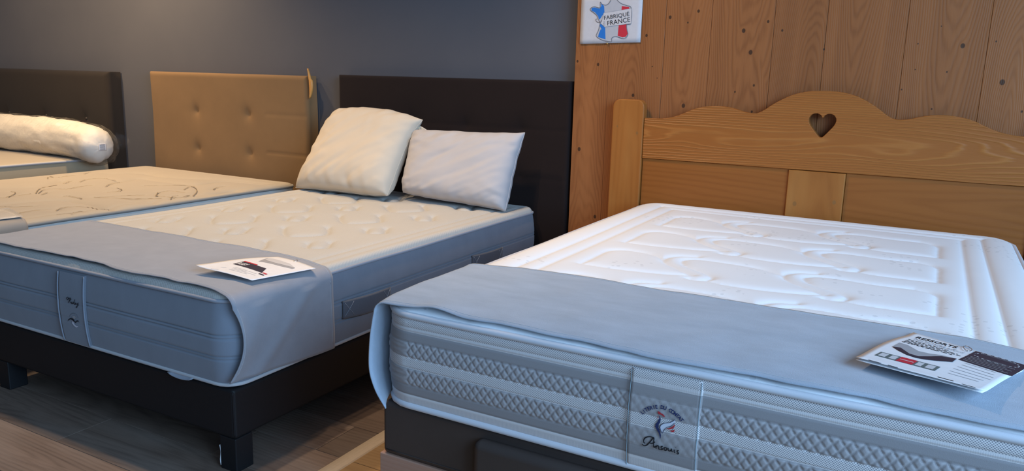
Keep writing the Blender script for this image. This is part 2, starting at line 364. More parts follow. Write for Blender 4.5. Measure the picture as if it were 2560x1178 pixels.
def knot_group():
    g = bpy.data.node_groups.new('wood_knot', 'ShaderNodeTree')
    g.interface.new_socket('V', in_out='INPUT', socket_type='NodeSocketVector')
    g.interface.new_socket('Centre', in_out='INPUT', socket_type='NodeSocketVector')
    g.interface.new_socket('Inv', in_out='INPUT', socket_type='NodeSocketVector')
    g.interface.new_socket('Mask', in_out='OUTPUT', socket_type='NodeSocketFloat')
    g.interface.new_socket('Warp', in_out='OUTPUT', socket_type='NodeSocketFloat')
    i = g.nodes.new('NodeGroupInput'); o = g.nodes.new('NodeGroupOutput')
    s = g.nodes.new('ShaderNodeVectorMath'); s.operation = 'SUBTRACT'
    k = g.nodes.new('ShaderNodeVectorMath'); k.operation = 'MULTIPLY'
    l = g.nodes.new('ShaderNodeVectorMath'); l.operation = 'LENGTH'
    mr = g.nodes.new('ShaderNodeMapRange'); mr.interpolation_type = 'SMOOTHSTEP'
    mr.inputs[1].default_value = 1.15; mr.inputs[2].default_value = 0.8; mr.inputs[3].default_value = 0; mr.inputs[4].default_value = 1
    e1 = g.nodes.new('ShaderNodeMath'); e1.operation = 'MULTIPLY'; e1.inputs[1].default_value = -0.55
    e2 = g.nodes.new('ShaderNodeMath'); e2.operation = 'EXPONENT'
    L = g.links.new
    L(i.outputs[0], s.inputs[0]); L(i.outputs[1], s.inputs[1]); L(s.outputs[0], k.inputs[0]); L(i.outputs[2], k.inputs[1])
    L(k.outputs[0], l.inputs[0]); L(l.outputs['Value'], mr.inputs[0]); L(mr.outputs[0], o.inputs[0])
    L(l.outputs['Value'], e1.inputs[0]); L(e1.outputs[0], e2.inputs[0]); L(e2.outputs[0], o.inputs[1])
    return g
KNOT = knot_group()

def wood(name, light, dark, knotc, across='X', along='Z', rings=70.0, cath=0.05, knots=(), relief=0.0006, rough=0.5,
         tone=0.16, fine=1.0, contrast=0.75, pale=None, slope=0.07, fibw=0.45, sharp=1.8, ridge=False):
    """softwood: long rings along the board, bent by slow noise, closing round the knots"""
    t = NT(name); p = t.sep(t.pos())
    ax = {'X': p[0], 'Y': p[1], 'Z': p[2]}
    a, l = ax[across], ax[along]
    oi = t.add('ShaderNodeObjectInfo').outputs['Random']
    off = t.math('MULTIPLY', oi, 7.31)
    v2 = t.comb(a, l, 0.0)
    slow = t.noise(t.comb(t.math('MULTIPLY', a, 5.0), t.math('MULTIPLY', l, 0.9), off), 1.0, 2, 0.45)
    wig = t.noise(t.comb(t.math('MULTIPLY', a, 26.0), t.math('MULTIPLY', l, 3.0), off), 1.0, 2)
    def prop(nm):
        n = t.add('ShaderNodeAttribute', attribute_type='OBJECT', attribute_name=nm); return n.outputs['Fac']
    dx = t.math('SUBTRACT', a, prop('grain_centre'))
    dep = t.math('ADD', t.math('MULTIPLY', t.math('ADD', l, off), slope), t.math('MULTIPLY', t.math('SUBTRACT', slow, 0.5), cath * 3))
    dep = t.math('PINGPONG', dep, 0.16)
    ph = t.math('SQRT', t.math('ADD', t.math('MULTIPLY', dx, dx), t.math('MULTIPLY', dep, dep)))
    ph = t.math('ADD', ph, t.math('MULTIPLY', t.math('SUBTRACT', wig, 0.5), 0.012))
    mask = 0.0
    for (kx, kl, r) in knots:
        n = t.add('ShaderNodeGroup', node_tree=KNOT)
        t.put(n.inputs[0], v2)
        n.inputs[1].default_value = (kx, kl, 0); n.inputs[2].default_value = (1 / r, 0.8 / r, 0)
        ph = t.math('ADD', ph, t.math('MULTIPLY', n.outputs[1], 0.9 * r))
        mask = n.outputs[0] if isinstance(mask, float) else t.math('MAXIMUM', mask, n.outputs[0])
    ring = t.math('SINE', t.math('MULTIPLY', t.math('ADD', ph, off), rings * 2 * math.pi))
    ring = t.math('MULTIPLY_ADD', ring, 0.5, 0.5)
    ring = t.math('POWER', ring, sharp)
    fib = t.noise(t.comb(t.math('MULTIPLY', a, 420.0 * fine), t.math('MULTIPLY', l, 9.0), off), 1.0, 3, 0.6)
    band = t.noise(t.comb(t.math('MULTIPLY', a, 22.0), t.math('MULTIPLY', l, 0.7), off), 1.0, 2)
    f = t.math('MULTIPLY', ring, t.math('MULTIPLY_ADD', band, 1.3, -0.15), clamp=True)
    f = t.math('MULTIPLY', f, contrast)
    f = t.math('ADD', f, t.math('MULTIPLY', t.math('SUBTRACT', fib, 0.45), fibw), clamp=True)
    c = t.mix(f, light, dark)
    c = t.mix(t.math('MULTIPLY', band, 0.15 if ridge else 0.5), c, dark)
    if pale:
        pn = t.noise(t.comb(t.math('MULTIPLY', a, 9.0), t.math('MULTIPLY', l, 2.2), t.math('ADD', off, 3.0)), 1.0, 2)
        c = t.mix(t.math('MULTIPLY', t.math('SUBTRACT', pn, 0.45, clamp=True), 1.5, clamp=True), c, pale)
    hsv = t.add('ShaderNodeHueSaturation')
    t.put(hsv.inputs['Color'], c)
    t.put(hsv.inputs['Value'], t.math('MULTIPLY_ADD', t.math('SUBTRACT', oi, 0.5), tone * 2, 1.0))
    c = hsv.outputs[0]
    if not isinstance(mask, float):
        c = t.mix(t.math('MULTIPLY', mask, 0.9), c, knotc)
    hgt = t.math('MULTIPLY_ADD', fib, 0.3, ring)
    t.bump(hgt if ridge else t.math('SUBTRACT', 1.0, hgt), 0.6, relief)
    return t.done(c, rough, 0.3)

WHITE_PAPER = plain('paper_white', (0.80, 0.80, 0.82), 0.5)
INK_BLACK = plain('ink_black', (0.02, 0.02, 0.025), 0.6)
INK_GREY = plain('ink_grey', (0.36, 0.36, 0.38), 0.6)
INK_PALE = plain('ink_pale_grey', (0.58, 0.58, 0.60), 0.6)
INK_NIGHT = plain('ink_night', (0.035, 0.03, 0.05), 0.5)
INK_RED = plain('ink_red', (0.55, 0.03, 0.05), 0.6)
INK_BLUE = plain('ink_blue', (0.02, 0.17, 0.55), 0.6)
THREAD_NAVY = plain('thread_navy', (0.02, 0.03, 0.10), 0.7)
THREAD_BLACK = plain('thread_black', (0.012, 0.012, 0.016), 0.7)
THREAD_RED = plain('thread_red', (0.42, 0.03, 0.04), 0.7)
THREAD_PALE = plain('thread_pale', (0.62, 0.64, 0.72), 0.7)
THREAD_CYAN = plain('thread_cyan', (0.24, 0.31, 0.35), 0.7)
CLIP_METAL = plain('clip_metal', (0.55, 0.55, 0.58), 0.3, 0.5, 1.0)

# ---------------------------------------------------------------- the setting
def structure(o):
    o['kind'] = 'structure'; return o

# floor: sub-floor slab, boards laid across it, a metal threshold between the two floorings
floor_l = wood('floor_grey_oak', (0.215, 0.155, 0.120), (0.070, 0.049, 0.038), (0.03, 0.02, 0.015), 'Y', 'X', rings=70, cath=0.03,
               relief=0.0004, rough=0.55, tone=0.24, fine=0.45, contrast=0.5, fibw=1.0, pale=(0.27, 0.22, 0.185))
floor_r = wood('floor_honey_oak', (0.42, 0.27, 0.13), (0.24, 0.14, 0.06), (0.06, 0.03, 0.015), 'Y', 'X', rings=75, cath=0.03,
               relief=0.0003, rough=0.5, tone=0.14, fine=0.8, contrast=0.55)
floor = structure(mesh_obj('floor', [(-8, -1.2, -0.006), (3.2, -1.2, -0.006), (3.2, 3.6, -0.006), (-8, 3.6, -0.006),
                                     (-8, -1.2, -0.05), (3.2, -1.2, -0.05), (3.2, 3.6, -0.05), (-8, 3.6, -0.05)],
                           [(0, 1, 2, 3), (7, 6, 5, 4), (0, 4, 5, 1), (1, 5, 6, 2), (2, 6, 7, 3), (3, 7, 4, 0)],
                           plain('subfloor', (0.05, 0.04, 0.035)), smooth=False))
BW = 0.19
def boards(x0, x1, y0, y1, L, mat, seed):
    rnd = random.Random(seed)
    shared = {}
    y = y0
    while y < y1 - 0.01:
        x = x0 - rnd.uniform(0, L * 0.9)
        while x < x1:
            a, b = max(x, x0), min(x + L, x1)
            if b - a > 0.02:
                key = round(b - a, 4)
                if key not in shared:
                    g = 0.0008
                    bm = bmesh.new(); bmesh.ops.create_cube(bm, size=1)
                    for v in bm.verts:
                        v.co = Vector((g if v.co.x < 0 else b - a - g, g if v.co.y < 0 else BW - g, -0.006 if v.co.z < 0 else 0.0))
                    bmesh.ops.bevel(bm, geom=[e for e in bm.edges if all(v.co.z > -0.001 for v in e.verts)], offset=0.0006, segments=1, affect='EDGES')
                    me = bpy.data.meshes.new('floor_board'); bm.to_mesh(me); bm.free(); me.materials.append(mat)
                    shared[key] = me
                o = bpy.data.objects.new('floor_board', shared[key]); C.objects.link(o)
                o.location = (a, y, 0); o.parent = floor
                o['grain_centre'] = y + rnd.uniform(.02, BW - .02)
            x += L
        y += BW
boards(-5.0, -1.478, 0.16, 3.46, 1.22, floor_l, 3)
boards(-1.432, 0.8, 0.16, 3.46, 1.22, floor_r, 5)
tp = [(-1.482, 0.0), (-1.478, 0.003), (-1.466, 0.0055), (-1.455, 0.0062), (-1.444, 0.0055), (-1.432, 0.003), (-1.428, 0.0), (-1.428, -0.006), (-1.482, -0.006)]
n_ = len(tp)
trim = structure(mesh_obj('trim_1', [(x, 0.16, z) for x, z in tp] + [(x, 3.46, z) for x, z in tp],
                 [(i, (i + 1) % n_, n_ + (i + 1) % n_, n_ + i) for i in range(n_)] + [tuple(range(n_))[::-1], tuple(range(n_, 2 * n_))],
                 plain('threshold_champagne', (0.60, 0.48, 0.34), 0.42, 0.5, 0.15), smooth=False))

# dark painted wall
tw = NT('wall_paint'); pw = tw.pos()
vn = tw.noise(tw.vmul(pw, (1.2, 1, 1.2)), 2.0, 3); fn_ = tw.noise(pw, 220, 3)
tw.bump(fn_, 0.12, 0.0008)
wall_mat = tw.done(tw.mix(vn, (0.090, 0.094, 0.112), (0.110, 0.113, 0.130)), 0.7, 0.3)
WALL_Y = 3.46
structure(rounded_box('wall_back', (-8, WALL_Y, -0.006), (-1.3, WALL_Y + 0.1, 2.9), 0, wall_mat))

# timber wall: separate upright planks
WOOD_Y = 3.385
wk = [(-1.396, 1.228, .0085), (-1.5, 1.241, .007), (-1.171, 1.357, .008), (-1.218, 1.094, .009), (-1.069, 1.434, .009), (-0.946, 1.458, .008),
      (-0.989, 1.411, .005), (-0.749, 1.376, .0105), (-0.653, 1.412, .007), (-0.594, 1.376, .006), (-0.713, 1.288, .011), (-0.688, 1.153, .006),
      (-0.764, 1.124, .005), (-0.687, 1.044, .006), (-0.983, 1.057, .011), (-1.136, 1.223, .004), (-1.11, 1.173, .003), (-0.427, 1.302, .005),
      (0.055, 1.318, .0105), (0.197, 1.189, .012), (-0.094, 1.325, .0035), (-0.092, 1.229, .003), (0.015, 1.222, .004), (-0.13, 1.153, .004),
      (-0.019, 1.083, .004), (-0.023, 1.389, .003), (0.271, 1.086, .005), (0.159, 1.334, .004), (-1.472, 0.834, .011), (-1.375, 0.518, .010)]
wood_wall_mat = wood('timber_wall', (0.345, 0.130, 0.041), (0.150, 0.048, 0.013), (0.045, 0.020, 0.009), 'X', 'Z', rings=150, cath=0.035,
                     knots=[(a, b, r * .72) for a, b, r in wk], relief=0.0006, rough=0.55, tone=0.10, contrast=0.56)
ww = structure(rounded_box('wall_timber', (-1.50, WOOD_Y + 0.02, -0.006), (2.6, WALL_Y + 0.1, 2.9), 0, plain('timber_backing', (0.12, 0.06, 0.03))))
xs = [-1.512, -1.345, -1.088, -0.886, -0.628, -0.426, -0.138, 0.134, 0.40, 0.62, 0.87, 1.1, 1.36, 1.62, 1.86, 2.1, 2.36, 2.6]
for i in range(len(xs) - 1):
    y = WOOD_Y + random.Random(i).uniform(-0.0008, 0.0012)
    pk_ = rounded_box('plank', (xs[i] + 0.0005, y, 0), (xs[i + 1] - 0.0005, WOOD_Y + 0.075 if i == 0 else WOOD_Y + 0.021, 2.9), 0.0012, wood_wall_mat, ww, 1)
    pk_['grain_centre'] = xs[i] + (xs[i + 1] - xs[i]) * (.30, .45, .50, .62, .86, .42, .58, .35)[i % 8]

# ---------------------------------------------------------------- mattresses
def round_loop(w, l, r, ds, fine=1.0):
    """rounded rectangle from the foot-left corner, anticlockwise; returns points, outward normals, arc length"""
    P, Nn = [], []
    def line(a, b, n):
        nonlocal ds
        k = max(2, int(math.dist(a, b) / ds))
        for t in range(k):
            P.append((a[0] + (b[0] - a[0]) * t / k, a[1] + (b[1] - a[1]) * t / k)); Nn.append(n)
    def arc(c, a0):
        k = max(6, int(r * math.pi / 2 / ds))
        for t in range(k):
            a = a0 + math.pi / 2 * t / k
            P.append((c[0] + r * math.cos(a), c[1] + r * math.sin(a))); Nn.append((math.cos(a), math.sin(a)))
    d0 = ds; ds = ds * fine
    line((r, 0), (w - r, 0), (0, -1)); ds = d0; arc((w - r, r), -math.pi / 2)
    line((w, r), (w, l - r), (1, 0)); arc((w - r, l - r), 0)
    line((w - r, l), (r, l), (0, 1)); arc((r, l - r), math.pi / 2)
    line((0, l - r), (0, r), (-1, 0)); arc((r, r), math.pi)
    P = np.array(P); Nn = np.array(Nn)
    s = np.concatenate([[0], np.cumsum(np.linalg.norm(np.diff(P, axis=0), axis=1))])
    return P, Nn, s

def lines_1d(w, step):
    e = [0, .003, .007, .012, .019, .027, .036, .047, .06]
    m_ = list(np.linspace(.06, w - .06, max(3, int((w - .12) / step)))[1:-1])
    return np.array(e + m_ + [w - x for x in reversed(e)])

def groove_field(X, Y, polys):
    D = np.full(X.shape, 1.0)
    u = X[:, 0]; v = Y[0, :]
    R = 0.09
    for poly in polys:
        q = [np.asarray(p, float) for p in poly]
        pts = []
        for a, b in zip(q[:-1], q[1:]):
            k = max(1, int(np.linalg.norm(b - a) / 0.005))
            for t in range(k): pts.append(a + (b - a) * t / k)
        pts.append(q[-1])
        for p in pts:
            i0, i1 = np.searchsorted(u, (p[0] - R, p[0] + R)); j0, j1 = np.searchsorted(v, (p[1] - R, p[1] + R))
            if i1 > i0 and j1 > j0:
                d = np.hypot(X[i0:i1, j0:j1] - p[0], Y[i0:i1, j0:j1] - p[1])
                np.minimum(D[i0:i1, j0:j1], d, out=D[i0:i1, j0:j1])
    return D

class Mattress:
    def __init__(s, name, label, X0, Y0, w, l, zt, zm, mats, r=0.07, roll=0.02, edge=0.05, quilt=(), insets=(), step=0.007, ds=0.006, nz=40,
                 relief=None, bulge=0.012, pipe=0.008, cat='mattress', wav=0.002, fine=1.0):
        s.X0, s.Y0, s.w, s.l, s.zt, s.zm, s.r, s.roll, s.bulge_a = X0, Y0, w, l, zt, zm, r, roll, bulge
        s.relief = relief
        s.obj = thing(name, (X0 + w / 2, Y0 + l / 2, zm), label, cat)
        u = lines_1d(w, step); v = lines_1d(l, step)
        U, V = np.meshgrid(u, v, indexing='ij')
        # quilted top
        A = np.zeros(U.shape)
        for polys, amp, sig in quilt:
            D = groove_field(U, V, polys)
            A -= amp * np.exp(-D / sig)
        t = s.edge_dist(U, V)
        for ins, amp, sig in insets:
            A -= amp * np.exp(-np.abs(t - ins) / sig)
        cx = np.where(U < r, r, np.where(U > w - r, w - r, U)); cy = np.where(V < r, r, np.where(V > l - r, l - r, V))
        dx, dy = U - cx, V - cy
        mx = np.maximum(abs(dx), abs(dy)); hy = np.hypot(dx, dy) + 1e-9
        k = mx / hy
        Xm, Ym = cx + dx * k, cy + dy * k
        te = np.clip(s.edge_dist(Xm, Ym) / edge, 0, 1)
        Z = zt + roll * np.sqrt(np.clip(1 - (1 - te) ** 2, 0, 1)) + A * np.clip(te * 1.5, 0, 1)
        Z += wav * np.sin(U * 7.0 + 1.3) * np.sin(V * 5.1) * te
        Pt = np.stack([X0 + Xm, Y0 + Ym, Z], -1)
        s.top = grid_obj('quilted_top', Pt, mats['top'], s.obj, uv=np.stack([U, V], -1))
        # side border
        P, Nn, arc = round_loop(w, l, r, ds, fine)
        s.P, s.N, s.arc = P, Nn, arc
        fr = np.linspace(0, 1, nz)
        S, Fz = np.meshgrid(arc, fr, indexing='ij')
        off = s.bulge(Fz)
        if relief is not None: off = off + relief(S, Fz)
        B = np.stack([X0 + P[:, None, 0] + Nn[:, None, 0] * off, Y0 + P[:, None, 1] + Nn[:, None, 1] * off, zt - Fz * (zt - zm)], -1)
        s.side = grid_obj('side_border', B, mats['side'], s.obj, closed=True, flip=True, uv=np.stack([S, Fz], -1))
        # piping and underside
        wv = np.array([0.0022 * noise.noise(Vector((a * 3.1, 0.3, 1))) for a in arc])
        s.pipe_top = tube('top_piping', np.stack([X0 + P[:, 0] + Nn[:, 0] * .003, Y0 + P[:, 1] + Nn[:, 1] * .003, zt + wv], -1)[::3], pipe, mats['pipe'], s.obj, True)
        s.pipe_bot = tube('bottom_piping', np.stack([X0 + P[:, 0] + Nn[:, 0] * .002, Y0 + P[:, 1] + Nn[:, 1] * .002, np.full(len(P), zm + pipe + .001)], -1)[::3], pipe, mats['pipe2'], s.obj, True)
        q = P[::12]
        mesh_obj('underside', [(X0 + a, Y0 + b, zm + .003) for a, b in q], [tuple(range(len(q)))[::-1]], mats['under'], s.obj, False)
    def edge_dist(s, U, V):
        qx = np.abs(U - s.w / 2) - (s.w / 2 - s.r); qy = np.abs(V - s.l / 2) - (s.l / 2 - s.r)
        return -(np.hypot(np.maximum(qx, 0), np.maximum(qy, 0)) + np.minimum(np.maximum(qx, qy), 0) - s.r)
    def bulge(s, f): return s.bulge_a * np.sin(np.pi * np.clip(f, 0, 1)) ** 0.7
    def front(s, x, z, off=0.003, rel=1.0):
        """point on the foot face, off metres proud of it"""
        f = (s.zt - z) / (s.zt - s.zm)
        b = float(s.bulge(np.array(f)))
        if s.relief is not None and rel: b += rel * float(s.relief(np.array(x - s.X0 - s.r), np.array(f)))
        return (x, s.Y0 - b - off, z)
    def right(s, y, z, off=0.003):
        f = (s.zt - z) / (s.zt - s.zm)
        return (s.X0 + s.w + float(s.bulge(np.array(f))) + off, y, z)

def ribbon_strokes(name, strokes, fn, mat, parent, r):
    V, Fs = [], []
    for st in strokes:
        pts = spline(st, 5) if len(st) > 2 else [np.array(st[0]), (np.array(st[0]) + np.array(st[1])) / 2, np.array(st[1])]
        pts = np.array(pts)
        T = np.gradient(pts, axis=0); T /= np.linalg.norm(T, axis=1)[:, None] + 1e-9
        Nn = np.stack([-T[:, 1], T[:, 0]], -1)
        b = len(V)
        for p, q in zip(pts, Nn):
            V.append(fn(*(p + q * r))); V.append(fn(*p, True)); V.append(fn(*(p - q * r)))
        for i in range(len(pts) - 1):
            k = b + 3 * i
            Fs += [(k, k + 1, k + 4, k + 3), (k + 1, k + 2, k + 5, k + 4)]
    return mesh_obj(name, V, Fs, mat, parent)

# fabrics
def knit(name, col, kind):
    t = NT(name); p = t.pos()
    f = t.noise(p, 700, 2)
    c = t.mix(t.noise(p, 7, 3), scale_c(col, 0.97), scale_c(col, 1.03))
    h = f
    if kind == 'diagonal':
        s_ = t.sep(p)
        w1 = t.math('SINE', t.math('MULTIPLY', t.math('ADD', t.math('MULTIPLY', s_[0], 0.5), s_[1]), 2 * math.pi / 0.011))
        w2 = t.math('SINE', t.math('MULTIPLY', t.math('SUBTRACT', s_[0], t.math('MULTIPLY', s_[1], 0.35)), 2 * math.pi / 0.011))
        h = t.math('ADD', t.math('MULTIPLY', t.math('MULTIPLY', w1, w2), 0.6), f)
        t.bump(h, 0.35, 0.0012)
    elif kind == 'dots':
        v = t.add('ShaderNodeTexVoronoi'); t.put(v.inputs['Vector'], p); v.inputs['Scale'].default_value = 40; v.inputs['Randomness'].default_value = 0.6
        zone = t.noise(p, 4.2, 1, 0.3)
        dm = t.math('MULTIPLY', t.math('LESS_THAN', v.outputs['Distance'], 0.24), t.math('GREATER_THAN', zone, 0.60))
        c = t.mix(t.math('MULTIPLY', dm, 0.35), c, scale_c(col, 0.6))
        t.bump(t.math('SUBTRACT', f, t.math('MULTIPLY', dm, 2.0)), 0.3, 0.0012)
    else:
        t.bump(f, 0.2, 0.0006)
    return t.done(c, 0.9, 0.2, 0.1)

KNIT1 = knit('knit_cream', (0.42, 0.37, 0.295), 'plain')
KNIT2 = knit('knit_ivory', (0.505, 0.490, 0.455), 'diagonal')
KNIT3 = knit('knit_white', (0.84, 0.85, 0.87), 'dots')
SUEDE = fabric('suede_slate', (0.205, 0.228, 0.272), 0.14, 14, 800, 0.3, sheen=0.3, stretch=(1, 1, 0.6))
SUEDE_EDGE = fabric('suede_edge', (0.25, 0.275, 0.325), .08)
SUEDE_PALE = fabric('piping_slate', (0.31, 0.33, 0.38), 0.06)
PIPE_LIGHT = fabric('piping_pale', (0.50, 0.51, 0.53), 0.05)
PIPE_WHITE = fabric('piping_white', (0.62, 0.62, 0.66), 0.04)
PIPE_GREY = fabric('piping_grey', (0.30, 0.29, 0.27), 0.05)
SIDE1 = fabric('border_pale', (0.74, 0.74, 0.70), 0.03)
SIDE0 = fabric('border_beige', (0.52, 0.43, 0.29), 0.05)
UNDER = fabric('underside_cloth', (0.45, 0.45, 0.46), 0.05)
THREAD_GREY = plain('thread_grey', (0.235, 0.19, 0.135), 0.8)

def banded():
    """side border woven in bands: open mesh, ribbed tape, satin, quilted lozenges"""
    t = NT('border_banded'); uv = t.add('ShaderNodeUVMap').outputs[0]
    x, f, _ = t.sep(uv)
    sat, loz, tape, white = (0.275, 0.255, 0.255), (0.34, 0.315, 0.315), (0.64, 0.59, 0.57), (0.78, 0.73, 0.71)
    base = t.ramp(f, [(0, white), (.125, tape), (.165, sat), (.27, loz), (.425, white), (.54, loz), (.72, sat), (.83, tape), (.95, white)], 'CONSTANT')
    v = t.add('ShaderNodeTexVoronoi', voronoi_dimensions='2D'); v.inputs['Randomness'].default_value = 0.0
    y = t.math('MULTIPLY', f, 0.229)
    cell = 0.0046
    a = t.math('DIVIDE', t.math('ADD', x, y), cell); b = t.math('DIVIDE', t.math('SUBTRACT', x, y), cell)
    t.put(v.inputs['Vector'], t.comb(a, b, 0.0)); v.inputs['Scale'].default_value = 1.0
    hole = t.math('LESS_THAN', v.outputs['Distance'], 0.36)
    def rng(lo, hi): return t.math('MULTIPLY', t.math('GREATER_THAN', f, lo), t.math('LESS_THAN', f, hi))
    mesh_ = t.math('ADD', rng(0.0, .125), rng(.425, .54))
    hm = t.math('MULTIPLY', hole, mesh_)
    rib = t.math('MULTIPLY', t.math('GREATER_THAN', t.math('SINE', t.math('MULTIPLY', x, 2 * math.pi / 0.0034)), 0.1),
                 t.math('ADD', rng(.132, .165), rng(.86, .93)))
    c = t.mix(t.math('MULTIPLY', hm, 0.8), base, (0.13, 0.14, 0.17))
    c = t.mix(t.math('MULTIPLY', rib, 0.3), c, (0.35, 0.36, 0.40))
    n = t.noise(t.pos(), 900, 2)
    c = t.mix(t.math('MULTIPLY', n, 0.25), c, (0.25, 0.25, 0.28))
    t.bump(t.math('SUBTRACT', n, t.math('ADD', hm, rib)), 0.35, 0.0008)
    return t.done(c, 0.75, 0.3, 0.1)
BANDED = banded()

def relief3(S, F):
    """two bands of raised lozenges, creases between the other bands"""
    h = np.zeros(np.broadcast(S, F).shape)
    H = 0.229
    for lo, hi in ((.27, .425), (.55, .72)):
        z = (F - lo) / (hi - lo)
        ph = S / 0.0205
        d1 = np.abs(((ph + z * 1.48) % 1) - .5) * 2
        d2 = np.abs(((ph - z * 1.48) % 1) - .5) * 2
        puff = np.sqrt(np.clip((1 - d1) * (1 - d2), 0, 1))
        puff = np.minimum(np.minimum(1 - d1, 1 - d2) * 2.2, 1) ** 0.7
        h = h + np.where((z > 0) & (z < 1), 0.0030 * puff - 0.0010, 0)
    for c in (.125, .165, .27, .425, .54, .72, .83, .94):
        h = h - 0.0022 * np.exp(-((F - c) / .008) ** 2)
    h = h + 0.003 * np.exp(-((F - .06) / .05) ** 2)
    return h

def relief2(S, F):
    h = np.zeros(np.broadcast(S, F).shape)
    for c in (.385, .425, .635, .67):
        h = h - 0.0060 * np.exp(-((F - c) / .008) ** 2)
    h = h + 0.0025 * np.sin(S * 9.0) * np.sin(np.pi * np.clip(F, 0, 1)) * np.sin(S * 2.3 + 1)
    return h

# ---- quilting of the white mattress: rows of panels divided by curling ribbons
def quilt3():
    L = []
    for k in range(-2, 3):
        b = 0.63 + 0.362 * k
        if b + 0.245 > 1.70: continue
        tp_ = b + 0.245
        L.append(spline([(.236, b), (.236, b + .1), (.236, b + .19), (.252, tp_ - .02), (.29, tp_), (.35, tp_ - .006), (.40, tp_ - .035), (.423, tp_ - .065)]))
        L.append(spline([(.236, b), (.32, b - .004), (.42, b + .006), (.50, b + .024), (.548, b + .044)]))
        L.append(spline([(1.146, b), (1.146, b + .1), (1.146, b + .19), (1.13, tp_ - .02), (1.09, tp_)]))
        for j in range(2):
            o = .343 * j
            L.append(spline([(.50 + o, tp_ + .03), (.455 + o, tp_ + .012), (.43 + o, tp_ - .02), (.424 + o, tp_ - .055), (.44 + o, tp_ - .10), (.49 + o, tp_ - .15), (.525 + o, tp_ - .18), (.548 + o, b + .044)]))
            end = (.74, .765) if j == 0 else (1.05, 1.09)
            L.append(spline([(end[1] if j == 0 else 1.09, tp_ - (.05 if j == 0 else 0)), (end[0] - .05, tp_ - .006), (.58 + o, tp_ + .004), (.52 + o, tp_), (.487 + o, tp_ - .02), (.477 + o, tp_ - .05),
                             (.50 + o, tp_ - .10), (.55 + o, tp_ - .14), (.588 + o, tp_ - .17), (.603 + o, b + .05), (.597 + o, b + .015), (.575 + o, b), (.552 + o, b + .005)]))
            L.append(spline([(.60 + o, b + .01), (.66 + o, b - .004), (.76 + o, b), (.84 + o, b + .02), (.893 + o, b + .044)] if j == 0 else [(.943, b + .01), (1.0, b - .002), (1.146, b)]))
    return L

m3 = Mattress('mattress', 'white wave-quilted mattress with banded sides on the bed before the pine headboard', -1.088, 1.381, 1.381, 1.909, .617, .388,
              dict(top=KNIT3, side=BANDED, pipe=PIPE_WHITE, pipe2=PIPE_WHITE, under=UNDER), r=0.085, roll=.022, edge=.07,
              quilt=[(quilt3(), .0095, .0125)], insets=[(.10, .010, .013), (.163, .009, .013)], step=.0050, ds=.010, fine=.2, nz=100, relief=relief3, bulge=.012, pipe=.0085, wav=.0015)

tsm = [(-.099, .034), (-.045, 0.0), (-.018, -.012), (.02, .010), (.022, .045), (-.033, .11)]
def tuft(c, kx, ky):
    return [(c[0] + a * kx, c[1] + b * ky) for a, b in tsm]
tufts2 = []
for uu in (.222, .622, 1.054):
    for k in range(-1, 4): tufts2.append(spline([(uu - .085, .61 + .336 * k + .045), (uu - .03, .61 + .336 * k - .012), (uu + .022, .61 + .336 * k + .02), (uu - .03, .61 + .336 * k + .105)], 5))
for uu in (.014, .414, .824):
    for k in range(-1, 4): tufts2.append(spline([(uu - .14, .80 + .336 * k + .02), (uu - .06, .80 + .336 * k - .06), (uu + .01, .80 + .336 * k - .09), (uu + .085, .80 + .336 * k), (uu + .05, .80 + .336 * k + .07), (uu - .005, .80 + .336 * k + .13)], 5))
tufts2 = [t_ for t_ in tufts2 if min(p[0] for p in t_) > .08 and max(p[1] for p in t_) < 1.78 and min(p[1] for p in t_) > .1]
m2 = Mattress('mattress', 'ivory tufted mattress with slate blue suede sides on the dark navy base', -2.955, 1.444, 1.287, 1.9, .518, .262,
              dict(top=KNIT2, side=SUEDE, pipe=SUEDE_PALE, pipe2=PIPE_LIGHT, under=UNDER), r=.06, roll=.024, edge=.022,
              quilt=[(tufts2, .019, .014)], insets=[(.055, .007, .010), (.105, .007, .011)], step=.0066, ds=.007, nz=84, relief=relief2, bulge=.014, pipe=.0062)

M1X, M1Y = -4.490, 1.390
g1 = [spline([(x - M1X, y - M1Y) for x, y in k]) for k in M1_GROOVES] 
s1 = [spline([(x - M1X, y - M1Y) for x, y in k]) for k in SWIRLS]
m1 = Mattress('mattress', 'cream mattress embroidered with grey swirls before the tan headboard', M1X, M1Y, 1.305, 1.9, .516, .29,
              dict(top=KNIT1, side=SIDE1, pipe=PIPE_GREY, pipe2=PIPE_LIGHT, under=UNDER), r=.06, roll=.022, edge=.06,
              quilt=[(g1, .022, .030), (s1, .010, .016)], insets=[(.06, .006, .012)], step=.0085, ds=.012, nz=14, bulge=.008)
def on1(x, y, mid=False):
    # follow the quilted surface
    x = min(x, -3.222)
    return (x, y, sample_top(m1, x, y) + (.0014 if mid else .0009))
_cache = {}
def sample_top(mm, x, y):
    if id(mm) not in _cache:
        co = np.empty(len(mm.top.data.vertices) * 3); mm.top.data.vertices.foreach_get('co', co); co = co.reshape(-1, 3)
        nu = len(lines_1d(mm.w, mm_step[id(mm)])); _cache[id(mm)] = co.reshape(nu, -1, 3)
    G = _cache[id(mm)]
    i = int(np.argmin(np.abs(G[:, G.shape[1] // 2, 0] - x))); j = int(np.argmin(np.abs(G[G.shape[0] // 2, :, 1] - y)))
    return float(G[max(0, i - 1):i + 2, max(0, j - 1):j + 2, 2].max())
mm_step = {id(m1): .0085, id(m2): .0066, id(m3): .0050}
for k in SWIRLS:
    ribbon_strokes('embroidered_swirl', [k], on1, THREAD_GREY, m1.obj, .0021)

